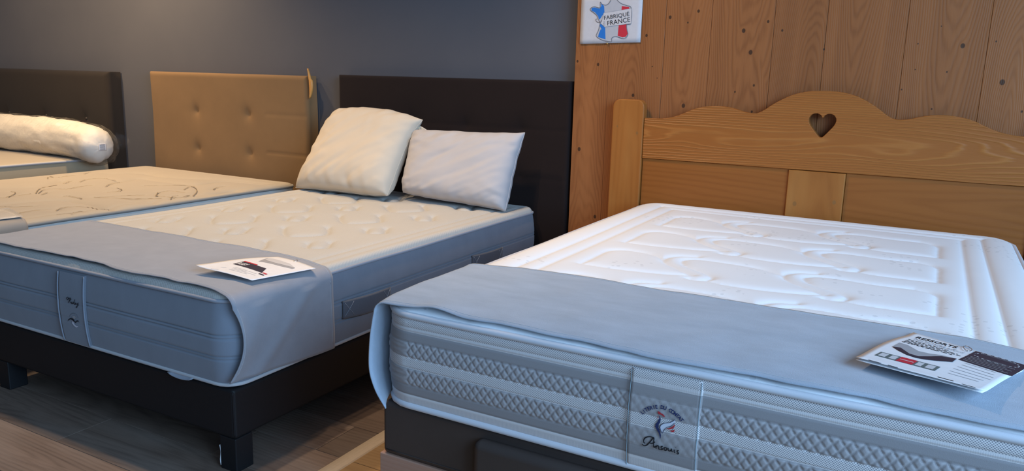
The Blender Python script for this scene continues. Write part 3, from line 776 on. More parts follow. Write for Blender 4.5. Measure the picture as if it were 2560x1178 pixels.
m0 = Mattress('mattress', 'cream mattress with beige sides under the wrapped bolster', -6.35, 1.40, 1.47, 1.9, .553, .31,
              dict(top=KNIT1, side=SIDE0, pipe=PIPE_LIGHT, pipe2=PIPE_LIGHT, under=UNDER), r=.06, roll=.014, edge=.05,
              insets=[(.07, .004, .012)], step=.03, ds=.03, nz=8, bulge=.006)

# ---- sewn-on panels, handles, embroidery
def face_panel(name, mm, x0, x1, z0, z1, mat, off, side='front', n=24, nz=60, rel=1.0):
    xs_ = np.linspace(x0, x1, n); zs = np.linspace(z1, z0, nz)
    P = np.zeros((n, nz, 3)); uv = np.zeros((n, nz, 2))
    for i, x in enumerate(xs_):
        for j, z in enumerate(zs):
            e = min(i, n - 1 - i) / 2.0
            o = off * min(1, e)
            P[i, j] = mm.front(x, z, o, rel) if side == 'front' else mm.right(x, z, o)
            uv[i, j] = (x - mm.X0 - mm.r, (mm.zt - z) / (mm.zt - mm.zm))
    return grid_obj(name, P, mat, mm.obj, uv=uv, flip=True)

lab3 = face_panel('label_panel', m3, -.466, -.322, .396, .606, BANDED, .0050, n=46, nz=70, rel=.45)
for x in (-.463, -.325):
    zz = np.linspace(.398, .604, 40)
    tube('stitched_edge', [m3.front(x, z, .0055, .45) for i, z in enumerate(zz)], .0008, THREAD_CYAN, lab3, n=5)
f3 = lambda x, z, mid=False: m3.front(x, z, .0088 if mid else .0078, 0)
ribbon_strokes('embroidered_name', ANSOUIS, f3, THREAD_BLACK, lab3, .0011)
poly_mapped('emblem_body', ROOSTER_NAVY, f3, THREAD_NAVY, lab3, 1)
for q in ROOSTER_RED: poly_mapped('emblem_plume', q, f3, THREAD_RED, lab3, 1)
poly_mapped('emblem_wing', ROOSTER_WING, lambda x, z: m3.front(x, z, .0074, 0), THREAD_PALE, lab3, 1)
ribbon_strokes('emblem_outline', [ROOSTER_WING], f3, THREAD_NAVY, lab3, .0004)
# arched lettering
arc = np.array(spline(ARCBASE, 8)); al = np.concatenate([[0], np.cumsum(np.linalg.norm(np.diff(arc, axis=0), axis=1))])
TXT = 'LITERIE DU COMTAT'
V_, F_ = [], []
adv = al[-1] / (len(TXT) - .2)
for i, ch in enumerate(TXT):
    if ch == ' ': continue
    sc = al[-1] * (i + .35) / len(TXT)
    p = np.array([np.interp(sc, al, arc[:, 0]), np.interp(sc, al, arc[:, 1])])
    p2 = np.array([np.interp(sc + .003, al, arc[:, 0]), np.interp(sc + .003, al, arc[:, 1])])
    d = (p2 - p) / (np.linalg.norm(p2 - p) + 1e-9); nrm = np.array([-d[1], d[0]])
    v, f = text_mesh(ch, .0105, align='CENTER', bold=.0003)
    b = len(V_)
    for a in v: V_.append(f3(*(p + d * a[0] * .9 + nrm * a[1])))
    F_ += [tuple(b + j for j in q) for q in f]
mesh_obj('embroidered_lettering', V_, F_, THREAD_NAVY, lab3, False)

lab2 = face_panel('label_panel', m2, -2.437, -2.296, .268, .505, SUEDE, .006, n=30, nz=50, rel=.3)
for x in (-2.434, -2.299):
    tube('stitched_edge', [m2.front(x, z, .0066, .3) for z in np.linspace(.27, .503, 30)], .0024, SUEDE_EDGE, lab2, n=6)
f2 = lambda x, z, mid=False: m2.front(x, z, .0092 if mid else .0082, .3)
ribbon_strokes('embroidered_name', RUBY, f2, THREAD_BLACK, lab2, .0010)
poly_mapped('emblem_gull', GULL, f2, THREAD_BLACK, lab2, 1)
poly_mapped('emblem_swoosh', SWOOSH, lambda x, z: m2.front(x, z, .0078, .3), THREAD_PALE, lab2, 1)
poly_mapped('emblem_sun', SUN, lambda x, z: m2.front(x, z, .0078, .3), INK_GREY, lab2, 1)
ga = np.array(spline(GULLARC, 5))
ribbon_strokes('emblem_lettering', [[tuple(ga[i]), tuple(ga[i] + (ga[i + 1] - ga[i]) * .55)] for i in range(0, len(ga) - 1, 2)], f2, THREAD_BLACK, lab2, .0012)

SUEDE_DARK = fabric('handle_suede', (0.115, 0.125, 0.15), 0.1, 14, 800, 0.3, sheen=0.2)
for y0, y1 in ((1.90, 2.155), (2.72, 2.98)):
    n, nz = 26, 10
    P = np.zeros((n, nz, 3))
    for i in range(n):
        t = i / (n - 1)
        bow = .011 * math.sin(math.pi * t) + .004
        for j in range(nz):
            z = .416 - (.060 + .004 * math.sin(math.pi * t)) * j / (nz - 1) - .008 * t
            P[i, j] = m2.right(y0 + (y1 - y0) * t, z, bow)
    h = grid_obj('carry_handle', P, SUEDE_DARK, m2.obj)
    solidify(h, .004)
    for e in (0, 1):
        ya = y0 + .006 if e == 0 else y1 - .046
        for sgn in (0, 1):
            st = []
            for k in range(7):
                t = k / 6; yy = ya + .04 * t
                tt = (yy - y0) / (y1 - y0)
                zz = .409 - .046 * (t if sgn == 0 else 1 - t) - .008 * tt
                st.append(m2.right(yy, zz, .007 + .011 * math.sin(math.pi * tt)))
            tube('cross_stitch', st, .0009, SUEDE_PALE, h, n=4)
# loose fabric tab below the front bottom seam
P = np.zeros((10, 6, 3))
for i in range(10):
    for j in range(6):
        t = i / 9; P[i, j] = (-1.925 + .105 * t, 1.440 - .010 * (j / 5), .266 - .010 * (j / 5) * math.sin(math.pi * t) ** .6)
solidify(grid_obj('fabric_tab', P, SUEDE_PALE, m2.obj), .002)

# ---------------------------------------------------------------- bed bases
NAVY_LEATHER = leatherette('leatherette_navy', (0.0062, 0.0066, 0.0082), 0.6)
BROWN_LEATHER = leatherette('leatherette_brown', (0.050, 0.036, 0.031), 0.55)
CLOTH_BASE = fabric('base_cloth', (0.10, 0.09, 0.08), .1)
LEG_WOOD = wood('plinth_wood', (0.42, 0.235, 0.165), (0.31, 0.165, 0.11), (.1, .05, .03), 'Z', 'X', rings=90, cath=.02, relief=.0003, tone=.03, contrast=.4)

b2 = thing('box_spring', (-2.31, 2.394, 0), 'low dark navy leatherette bed base on square legs', 'bed base')
rounded_box('frame', (-2.955, 1.446, .1043), (-1.668, 3.344, .2590), .012, NAVY_LEATHER, b2)
for x, y in ((-1.735, 1.449), (-2.885, 1.449), (-1.735, 3.27), (-2.885, 3.27), (-2.35, 2.36)):
    rounded_box('leg', (x, y, 0.0), (x + .065, y + .065, .106), .003, NAVY_LEATHER, b2, 2)
for x, y in ((-1.6705, 1.4485), (-2.9525, 1.4485)):
    tube('corner_seam', [(x, y, z) for z in np.linspace(.112, .252, 14)], .0022, NAVY_LEATHER, b2, n=6)
P = np.zeros((2, 8, 3))
for j in range(8):
    z = .008 + .064 * j / 7
    P[0, j] = (-1.7375 - .002 * math.sin(j), 1.450, z); P[1, j] = (-1.7365, 1.476, z)
solidify(grid_obj('paper_label', P, WHITE_PAPER, b2), .0008)

b3 = thing('box_spring', (-.397, 2.335, 0), 'dark brown leatherette storage base below the banded white mattress', 'bed base')
rounded_box('frame', (-1.085, 1.384, .253), (.290, 3.288, .3880), .012, BROWN_LEATHER, b3)
tube('bottom_seam', [(x, 1.3838, .266) for x in np.linspace(-1.075, .28, 30)], .0018, BROWN_LEATHER, b3, n=6)
dr = rounded_box('drawer_front', (-.815, 1.352, .130), (.021, 1.392, .368), .019, BROWN_LEATHER, b3, 5)
for x in (-1.092, .095):
    for y in (1.382, 3.08):
        rounded_box('block_foot', (x, y, 0), (x + .20, y + .20, .2535), .002, LEG_WOOD, b3, 1)

b1 = thing('box_spring', (-3.837, 2.34, 0), 'fabric bed base beneath the swirl embroidered mattress', 'bed base')
rounded_box('frame', (-4.487, 1.394, .13), (-3.187, 3.286, .29), .012, CLOTH_BASE, b1)
for x in (-4.47, -3.27):
    for y in (1.41, 3.20): rounded_box('leg', (x, y, 0), (x + .065, y + .065, .131), .003, CLOTH_BASE, b1, 1)
b0 = thing('box_spring', (-5.615, 2.35, 0), 'fabric bed base beneath the beige sided mattress', 'bed base')
rounded_box('frame', (-6.348, 1.404, .13), (-4.882, 3.296, .31), .012, CLOTH_BASE, b0)
for x in (-6.33, -4.97):
    for y in (1.42, 3.21): rounded_box('leg', (x, y, 0), (x + .065, y + .065, .131), .003, CLOTH_BASE, b0, 1)

# ---------------------------------------------------------------- upholstered headboards
def padded(name, label, x0, x1, z0, z1, yf, yb, R, tufts, seams, mat, amp=.02, sig=.05, buttons=None, wob=0.0, lean=0.0):
    root = thing(name, ((x0 + x1) / 2, (yf + yb) / 2, 0), label, 'headboard')
    def ln(a, b, step):
        e = [0, .002, .006, .012, .02, .03, .042]
        return np.array([a + k for k in e] + list(np.linspace(a + .05, b - .05, int((b - a) / step))) + [b - k for k in reversed(e)])
    X, Z = np.meshgrid(ln(x0, x1, .011), ln(z0, z1, .011), indexing='ij')
    t = np.minimum(np.minimum(X - x0, x1 - X), np.minimum(Z - z0, z1 - Z))
    k = np.clip(t / R, 0, 1)
    Yv = yf + R * .9 * (1 - np.sqrt(np.clip(1 - (1 - k) ** 2, 0, 1)))
    for tx, tz in tufts:
        d = np.hypot(X - tx, Z - tz)
        Yv += amp * np.exp(-d / sig) * np.clip(k * 2, 0, 1)
        # pulled creases up and sideways from the tuft
        Yv += .004 * np.exp(-(np.abs((X - tx) + .25 * (Z - tz)) / .006)) * np.exp(-np.abs(Z - tz - .03) / .03) * (Z > tz)
    for sz, sx0, sx1 in seams:
        Yv += .004 * np.exp(-np.abs(Z - sz) / .005) * ((X > sx0) & (X < sx1))
    if wob:
        Yv += wob * np.sin(X * 9 + Z * 4) * np.sin(Z * 11) * k
        X = X + wob * 2.0 * np.sin(Z * 9) * np.exp(-np.minimum(X - x0, x1 - X) / .05)
    Yv = Yv + lean * (z1 - Z)
    P = np.stack([X, Yv, Z], -1)
    nu, nv = P.shape[:2]
    V = list(P.reshape(-1, 3)); Fs = grid_faces(nu, nv)
    ring = [i * nv for i in range(nu)] + [(nu - 1) * nv + j for j in range(1, nv)] + [i * nv + nv - 1 for i in range(nu - 2, -1, -1)] + [j for j in range(nv - 2, 0, -1)]
    b = len(V)
    for r_ in ring:
        q = V[r_]; V.append((q[0], yb, q[2]))
    n = len(ring)
    for i in range(n):
        Fs.append((ring[i], b + i, b + (i + 1) % n, ring[(i + 1) % n]))
    Fs.append(tuple(b + i for i in range(n)))
    o = mesh_obj('padded_panel', V, Fs, mat, root)
    if buttons:
        for tx, tz in tufts:
            bm = bmesh.new(); bmesh.ops.create_uvsphere(bm, u_segments=12, v_segments=8, radius=.011)
            for v in bm.verts: v.co = Vector((tx + v.co.x, yf + amp * .75 + lean * (z1 - tz) + v.co.y * .5, tz + v.co.z))
            me = bpy.data.meshes.new('button'); bm.to_mesh(me); bm.free()
            me.polygons.foreach_set('use_smooth', [True] * len(me.polygons))
            link('button', me, buttons, root)
    return root

HB2 = fabric('headboard_dark_brown', (0.0165, 0.0098, 0.0088), .12, 8, 700, .4, sheen=.05)
HB1 = fabric('headboard_tan', (0.225, 0.140, 0.070), .08, 10, 700, .5, .0008, sheen=.05)
HB0 = fabric('headboard_charcoal', (0.030, 0.024, 0.020), .1, 8, 700, .4, sheen=.05)
BTN = plain('button_charcoal', (.05, .042, .036), .5)

t2 = [(-2.106 - .32 * k, .91) for k in (-1, 0, 1, 2)] + [(-2.106 - .32 * k, .67) for k in (-1, 0, 1, 2)]
padded('upholstered_headboard', 'dark brown upholstered headboard behind the two white pillows', -2.936, -1.527, .02, 1.149, 3.374, 3.457, .014, t2,
       [(.912, -2.9, -1.53), (.675, -2.9, -1.53)], HB2, amp=.022, sig=.05)
t1 = [(-4.095, .897), (-3.639, .898), (-4.095, .663), (-3.639, .662)]
h1 = padded('upholstered_headboard', 'tan linen headboard with four tufts, second bed from the left', -4.520, -3.162, .02, 1.137, 3.366, 3.448, .022, t1,
            [(.908, -3.50, -3.17), (.681, -3.50, -3.17)], HB1, amp=.024, sig=.026, wob=.0022)
t0 = [(-6.15 + .467 * k, .80) for k in range(3)] + [(-6.15 + .467 * k, .52) for k in range(3)]
padded('upholstered_headboard', 'charcoal buttoned headboard on the leftmost bed', -6.45, -4.930, .02, 1.126, 3.352, 3.452, .035, t0, [], HB0, amp=.02, sig=.05, buttons=BTN)
# torn orange film on the corner of the tan headboard
FILM = plain('film_orange', (.62, .30, .08), .35, .4)
P = np.zeros((16, 6, 3))
for i in range(16):
    t = i / 15
    wd = .030 * math.sin(math.pi * min(1, t * .92 + .04)) ** .8 + .001
    for j in range(6):
        s_ = j / 5
        P[i, j] = (-3.146 + wd * s_ * (.7 if t < .4 else 1) + .010 * t, 3.362 - .010 * math.sin(math.pi * s_), 1.178 - .165 * t)
solidify(grid_obj('torn_film', P, FILM, h1), .0006)

# ---------------------------------------------------------------- pine headboard with a heart
pk = [(-.985, .975, .010), (-1.05, .95, .006), (-.975, 1.005, .007), (-.47, 1.07, .006), (-.43, .84, .012), (-.20, .96, .013), (-.33, 1.05, .005), (-.52, .965, .006), (.275, .87, .014), (.05, .86, .008),
      (-.10, .84, .006), (-.85, .87, .006), (-.78, .98, .008), (-.24, 1.0, .008), (.12, 1.02, .010), (-.05, 1.03, .012)]
PINE_L, PINE_D = (0.325, 0.104, 0.020), (0.46, 0.180, 0.042)
PINE_RAIL = wood('pine_rail', PINE_L, PINE_D, (.25, .11, .028), 'Z', 'X', rings=105, cath=.05, knots=pk, relief=.0022, rough=.42, tone=.03, contrast=.85, sharp=4.0, ridge=True, slope=.03)
pk2 = [(-.93, .665, .008), (-.94, .615, .006), (-.80, .70, .006), (-.10, .76, .008), (-.02, .70, .011), (-.15, .66, .007), (-1.05, .74, .005), (.02, .71, .010), (-.66, .72, .006)]
PINE_PANEL = wood('pine_panel', (0.34, 0.116, 0.023), (0.225, 0.066, 0.011), (.18, .08, .025), 'Z', 'X', rings=52, cath=.03, knots=[(a, b, r) for a, b, r in pk2], relief=.0004, rough=.42, tone=.05, contrast=.5)
# along X boards: the knot table is (along, across)
PINE_POST = wood('pine_post', (0.40, 0.148, 0.031), (0.26, 0.083, 0.015), (.26, .12, .035), 'X', 'Z', rings=48, cath=.03,
                 knots=[(-1.165, .93, .006), (-1.26, .955, .004), (-.47, .68, .008), (-.32, .70, .007), (-.40, .60, .010)],
                 relief=.0004, rough=.42, tone=.03, contrast=.42, pale=(.46, .21, .055))
hb = thing('pine_headboard', (-.397, 3.345, 0), 'carved pine headboard with a heart cut-out and scalloped top', 'headboard')
CXH = -.397
def post(x0, x1, zt_, r=.034):
    pts = [(x0, .0), (x1, .0)]
    pts += [(x1 - r + r * math.cos(a), zt_ - r + r * math.sin(a)) for a in np.linspace(0, math.pi / 2, 8)]
    pts += [(x0 + r + r * math.cos(a), zt_ - r + r * math.sin(a)) for a in np.linspace(math.pi / 2, math.pi, 8)]
    return pts
p1_ = extrude_outline('post', [post(-1.286, -1.139, 1.077)], 3.318, 3.362, PINE_POST, hb, .005)
p2_ = extrude_outline('post', [post(2 * CXH + 1.139, 2 * CXH + 1.286, 1.077)], 3.318, 3.362, PINE_POST, hb, .005)
half = [(-1.137, .998), (-1.064, .999), (-1.011, 1.008), (-.967, 1.024), (-.916, 1.047), (-.866, 1.059), (-.81, 1.0625), (-.756, 1.057), (-.705, 1.043), (-.664, 1.039), (-.633, 1.050), (-.581, 1.087), (-.521, 1.119), (-.462, 1.135), (-.397, 1.140)]
half = [tuple(p) for p in spline(half, 4)]
top = half + [(2 * CXH - x, z) for x, z in reversed(half[:-1])]
hh = spline([(0, .021), (.008, .033), (.022, .039), (.040, .035), (.051, .018), (.046, -.004), (.027, -.030), (.008, -.052), (0, -.0555)], 5)
heart = [(CXH + p[0], 1.011 + p[1]) for p in hh] + [(CXH - p[0], 1.011 + p[1]) for p in reversed(hh[1:-1])]
p3_ = extrude_outline('scalloped_rail', [[(2 * CXH + 1.137, .8205), (-1.137, .8205)] + top, heart], 3.324, 3.358, PINE_RAIL, hb, .0022)
p4_ = extrude_outline('panel', [[(-1.137, .30), (-.507, .30), (-.507, .8195), (-1.137, .8195)]], 3.333, 3.354, PINE_PANEL, hb, .002)
p5_ = extrude_outline('panel', [[(-.287, .30), (2 * CXH + 1.137, .30), (2 * CXH + 1.137, .8195), (-.287, .8195)]], 3.333, 3.354, PINE_PANEL, hb, .002)
p6_ = extrude_outline('centre_stile', [[(-.506, .30), (-.288, .30), (-.288, .8180), (-.506, .8180)]], 3.322, 3.358, PINE_POST, hb, .004)
extrude_outline('bottom_rail', [[(-1.137, .20), (2 * CXH + 1.137, .20), (2 * CXH + 1.137, .299), (-1.137, .299)]], 3.326, 3.358, PINE_RAIL, hb, .003)

for o_, c_ in ((p1_, -1.20), (p2_, .40), (p3_, .93), (p4_, .60), (p5_, .72), (p6_, -.40)): o_['grain_centre'] = c_

# ---------------------------------------------------------------- cloth runners over the foot of the beds
def runner(name, label, mm, v0, v1, ztop, left, right, mat, mod=None, lift=0.008, rc=.03, nv=36, hemcol=None, gl=.012, gr=.012):
    """a cloth strip across the mattress; left/right = drop lengths; mod(dict) bends it"""
    path = []
    x0, x1 = mm.X0 - gl, mm.X0 + mm.w + gr
    nd = 26
    for i in range(nd): 
        k = i / nd; path.append((x0, ztop - rc - left * (1 - k), -1, 1 - k))
    for a in np.linspace(math.pi, math.pi / 2, 8): path.append((x0 + rc + rc * math.cos(a), ztop - rc + rc * math.sin(a), 0, 0))
    for x in np.linspace(x0 + rc, x1 - rc, 130)[1:-1]: path.append((x, ztop, 0, 0))
    for a in np.linspace(math.pi / 2, 0, 8): path.append((x1 - rc + rc * math.cos(a), ztop - rc + rc * math.sin(a), 0, 0))
    for i in range(1, nd + 1):
        k = i / nd; path.append((x1, ztop - rc - right * k, 1, k))
    P = np.zeros((len(path), nv, 3))
    for i, (x, z, sd, w) in enumerate(path):
        a, b = v0(x, sd, w), v1(x, sd, w)
        for j in range(nv):
            t = j / (nv - 1)
            y = a + (b - a) * t
            dx = dy = dz = 0.0
            if mod: dx, dy, dz = mod(x, y, z, sd, w, t)
            P[i, j] = (x + dx, y + dy, z + dz)
    root = thing(name, (mm.X0 + mm.w / 2, mm.Y0 + .2, ztop), label, 'bed runner', 'grey bed runners')
    o = grid_obj('cloth', P, mat, root, flip=True)
    solidify(o, .0026, 0)
    # stitched hem, front and back
    for j in (1, nv - 2):
        tube('hem_stitch', [P[i, j] + np.array([0, 0, .0016]) if path[i][2] == 0 else P[i, j] + np.array([.0016 * path[i][2], 0, 0]) for i in range(len(path))][2:-2], .0006, hemcol or mat, root, n=4)
    return root

RUN3 = fabric('runner_grey', (0.36, 0.405, 0.475), .24, 16, 700, .6, .0009, sheen=.25, stretch=(.55, 1.5, 1))
RUN2 = fabric('runner_taupe_grey', (0.305, 0.312, 0.345), .14, 14, 600, .35, .0006, sheen=.25)
RUN1 = fabric('runner_beige_grey', (0.36, 0.32, 0.275), .07, 8, 600, .3, sheen=.2)
HEM = plain('hem_thread', (.45, .47, .50), .8)

_b = np.array(spline([(0, 0), (.1, -.004), (.35, -.010), (.65, -.004), (.85, .022), (1, .060)], 8))
BOW3 = (_b[:, 0], _b[:, 1])
def mod3(x, y, z, sd, w, t):
    f = math.exp(-t / .10)
    n1 = fbm(x, 0, 3.1, 5.0)
    n0 = n1
    if True:
        dz = -.012 * f + .0022 * fbm(x, y, 0, 6) + max(0, .010 * math.exp(-((x + .93) / .05) ** 2) * f) + .003 * f * n1
        k = (1 - w) ** 5
        if sd == 0: return 0, .006 * n1 * f, dz
    if sd < 0:
        bow = float(np.interp(w, BOW3[0], BOW3[1])) * f - .004 * (1 - f)
        return bow, -.035 * w ** 2 * f + .006 * n1 * f * k, dz * k
    return .012 * math.sin(math.pi * w), 0, 0
r3 = runner('bed_runner', 'blue grey runner with a leaflet on it, across the white banded mattress', m3,
            lambda x, s_, w: m3.Y0 - .004, lambda x, s_, w: m3.Y0 + .438 + (.012 * math.exp(-((x + .75) / .12) ** 2) - .04 * max(0, -x - .95) / .14 - .05 * max(0, x - .1) / .2 if s_ == 0 else -.04),
            .6465, .225, .225, RUN3, mod3, rc=.028, hemcol=HEM, gl=.014)

def mod2(x, y, z, sd, w, t):
    f = math.exp(-t / .09)
    n1 = fbm(x, 0, 7.7, 4.0)
    e0 = (.012 * n1 * f, .003 * fbm(x, y, 2, 6) + f * (.004 + .006 * n1) - .008 * max(0, min(1, (x + 1.75) / .1)))
    k = (1 - w) ** 5
    if sd == 0:
        return 0, e0[0], e0[1]
    if sd > 0:
        fold = .008 * math.sin(3.0 * (t * 1.6 + w * 1.2)) * w + .003 * math.sin(math.pi * w) - .016 * w
        dia = .010 * math.exp(-((t - .75 + .55 * w) / .08) ** 2) + .007 * math.exp(-((t - .25 + .3 * w) / .09) ** 2)
        return fold * .7 + dia * .7 + .018 * f * math.sin(math.pi * w), -.022 * f * w + .020 * f * math.sin(math.pi * w) + e0[0] * k, .022 * w * (1 - t) ** 1.5 + e0[1] * k
    return -.01 * w, 0, 0
r2 = runner('bed_runner', 'taupe grey runner hanging over the slate sided mattress', m2,
            lambda x, s_, w: m2.Y0 + .004, lambda x, s_, w: m2.Y0 + .438 - .035 * max(0, min(1, (x + 1.9) / .2)) + (.01 * w if s_ else 0),
            .5475, .20, .247, RUN2, mod2, rc=.034, hemcol=HEM, gr=.023)
r1 = runner('bed_runner', 'beige grey runner at the left edge, on the swirl embroidered mattress', m1,
            lambda x, s_, w: m1.Y0, lambda x, s_, w: m1.Y0 + .374, .5445, .2, .2, RUN1,
            lambda x, y, z, sd, w, t: (0, 0, .0015 * fbm(x, y, 4, 6)) if sd == 0 else (.01 * sd * w, 0, 0), rc=.035)

# ---------------------------------------------------------------- leaflets
def sheet(root_name, label, corners, bend, parent_cat='leaflet', mat=WHITE_PAPER, n=22):
    """corners: near-left, near-right, far-right, far-left (x,y,z); bend(u,v) lifts the paper. returns root, surface function"""
    c = [np.array(k, float) for k in corners]
    def S(u, v, off=0.0):
        p = (c[0] * (1 - u) + c[1] * u) * (1 - v) + (c[3] * (1 - u) + c[2] * u) * v
        p = p + np.array(bend(u, v)) + np.array([0, 0, off])
        return tuple(p)
    root = thing(root_name, tuple(sum(c) / 4), label, parent_cat)
    P = np.array([[S(i / (n - 1), j / (n - 1)) for j in range(n)] for i in range(n)])
    o = grid_obj('paper', P, mat, root)
    solidify(o, .0004)
    return root, S, o

def bar(name, pts, S, mat, par, off=.0007): return poly_mapped(name, pts, lambda u, v: S(u, v, off), mat, par, 1)
def rule(p, q, h): 
    return [p, q, (q[0], q[1] + h), (p[0], p[1] + h)]

Z3 = .6485
lf3, S3, pp3 = sheet('leaflet', 'printed leaflet about springs lying on the blue grey runner', [(-.078, 1.496, Z3 + .014), (.122, 1.420, Z3 + .020), (.208, 1.672, Z3 + .002), (.012, 1.776, Z3 + .003)],
                lambda u, v: (0, 0, .012 * math.sin(math.pi * min(1, v * 1.15)) * (1 - u * .5) * .6 + .004 * math.exp(-v / .08)))
def pt3(p, q, txt, h, mat, **kw):
    d = (q[0] - p[0], q[1] - p[1])
    L = math.hypot(*d)
    fit_text('printed_text', txt, 1.0, lambda a, b: S3(p[0] + d[0] * a, p[1] + d[1] * a + b, .0009), mat, pp3, height=h, **kw)
pt3(L3_TITLE[0], L3_TITLE[1], 'RESSORTS', .060, INK_BLACK, bold=.02)
pt3(L3_TITLE[2], L3_TITLE[3], 'NOUVELLE', .050, INK_GREY)
pt3(L3_TITLE[4], L3_TITLE[5], 'TECHNOLOGIE', .050, INK_PALE)
for i, (p, q) in enumerate(L3_PARA):
    rnd = random.Random(i); x = p[0]
    while x < q[0] - .01:
        w_ = rnd.uniform(.02, .06); x2 = min(q[0], x + w_)
        k0 = (x - p[0]) / (q[0] - p[0]); k1 = (x2 - p[0]) / (q[0] - p[0])
        bar('printed_line', rule((x, p[1] + (q[1] - p[1]) * k0), (x2, p[1] + (q[1] - p[1]) * k1), .014), S3, INK_BLACK, pp3)
        x = x2 + .012
bar('printed_picture', L3_MAT_TOP, S3, INK_GREY, pp3, .0008)
bar('printed_picture', L3_MAT_SIDE, S3, INK_NIGHT, pp3, .0011)
b_ = L3_BAR
def inbar(u0, u1, v0_, v1_):
    def q(u, v): return tuple((np.array(b_[0]) * (1 - u) + np.array(b_[1]) * u) * (1 - v) + (np.array(b_[3]) * (1 - u) + np.array(b_[2]) * u) * v)
    return [q(u0, v0_), q(u1, v0_), q(u1, v1_), q(u0, v1_)]
bar('printed_chart', inbar(0, 1, 0, 1), S3, plain('ink_slate', (.12, .15, .15)), pp3)
for u0, u1 in ((.04, .16), (.22, .33), (.66, .76), (.82, .95)): bar('printed_chart', inbar(u0, u1, .12, .85), S3, INK_PALE, pp3, .0010)
bar('printed_chart', inbar(.36, .63, 0, 1), S3, INK_RED, pp3, .0010)
bar('printed_chart', inbar(.38, .61, .45, .52), S3, WHITE_PAPER, pp3, .0013)
bar('printed_block', L3_BLACK, S3, INK_NIGHT, pp3)
ov = spline(L3_OVAL + L3_OVAL[:1], 4)
bar('printed_oval', [tuple(p) for p in ov[:-1]], S3, plain('ink_oval', (.10, .10, .12)), pp3, .0010)
ribbon_strokes('printed_outline', [[tuple(ov[i]), tuple(ov[i + 1])] for i in range(0, len(ov) - 1, 2)], lambda u, v, mid=False: S3(u, v, .0014), INK_PALE, pp3, .006)
for k in range(5):
    a0 = np.array(L3_BLACK[0]) * (1 - .10 * k - .08) + np.array(L3_BLACK[3]) * (.10 * k + .08); a1 = np.array(L3_BLACK[1]) * (1 - .10 * k - .08) + np.array(L3_BLACK[2]) * (.10 * k + .08)
    p, q = a0 + (a1 - a0) * .06, a0 + (a1 - a0) * (.9 - .12 * (k % 2))
    bar('printed_line', rule(tuple(p), tuple(q), .008), S3, INK_GREY, pp3, .0011)
for p, q in L3_BODY: bar('printed_line', rule(p, q, .010), S3, INK_PALE, pp3)
for p, q in L3_DASH: bar('printed_line', rule(p, q, .014), S3, INK_BLACK, pp3)
clip = spline([S3(u, v, .003) for u, v in L3_CLIP] + [S3(*L3_CLIP[0], .003)], 5)
tube('paper_clip', clip, .0008, CLIP_METAL, lf3, n=6)
# second sheet underneath, peeking out along the near edge
P = np.array([[np.array(S3(i / 14 * .98 + .01, j / 10 * .98 - .012 + .01 * (i > 7), -.0045)) for j in range(11)] for i in range(15)])
solidify(grid_obj('under_sheet', P, WHITE_PAPER, lf3), .0004)

Z2 = .5535
lf2, S2, pp2 = sheet('leaflet', 'printed leaflet with a black and red title block on the taupe runner', [(-1.905, 1.535, Z2 + .016), (-1.683, 1.548, Z2 + .006), (-1.652, 1.780, Z2 - .001), (-1.848, 1.815, Z2 + .003)],
                     lambda u, v: (0, 0, .008 * math.sin(math.pi * v) * (1 - u) + .008 * math.exp(-u / .12) * math.exp(-v / .2) + .004 * math.sin(math.pi * u)))
bar('printed_block', L2_BLACK, S2, INK_NIGHT, pp2)
bar('printed_block', L2_RED, S2, INK_RED, pp2, .0010)
bar('printed_block', L2_RED2, S2, INK_RED, pp2, .0010)
bar('printed_block', L2_BLK2, S2, INK_NIGHT, pp2, .0010)
bar('printed_picture', L2_PIC_SIDE, S2, INK_GREY, pp2)
bar('printed_picture', L2_PIC_TOP, S2, INK_PALE, pp2, .0010)
p, q = L2_TXT[0], L2_TXT[1]
fit_text('printed_text', 'RUBY', 1.0, lambda a, b: S2(p[0] + (q[0] - p[0]) * a - .25 * b, p[1] + (q[1] - p[1]) * a + b, .0013), WHITE_PAPER, pp2, height=.075, bold=.02)
for a, c_ in L2_LINES: bar('printed_line', rule(a, c_, .012), S2, INK_PALE, pp2)
ring = [S2(.50 + .03 * math.cos(a) , .985 + .022 * math.sin(a), .002 + .002 * math.sin(a)) for a in np.linspace(0, 2 * math.pi, 16, endpoint=False)]
tube('hang_ring', ring, .0009, CLIP_METAL, lf2, True, n=5)

Z1 = .5475
SLEEVE = NT('clear_sleeve'); SLEEVE.b.inputs['Alpha'].default_value = 0.35
SLEEVE = SLEEVE.done((.85, .85, .85), .12, .5)
lf1, S1, pp1 = sheet('leaflet', 'leaflet in a clear sleeve on the beige runner, cut by the left edge', [(-3.43, 1.53, Z1), (-3.218, 1.577, Z1 + .003), (-3.196, 1.757, Z1 + .004), (-3.444, 1.838, Z1 + .002)],
                     lambda u, v: (0, 0, .003 * math.sin(math.pi * u)), mat=plain('paper_cream', (.70, .64, .55), .4))
P = np.array([[np.array(S1(-.02 + 1.04 * i / 7, -.02 + 1.04 * j / 7, .002)) for j in range(8)] for i in range(8)])
solidify(grid_obj('clear_sleeve', P, SLEEVE, lf1), .0004)
bar('printed_block', [(.45, .35), (.82, .30), (.82, .55), (.45, .60)], S1, INK_PALE, pp1)

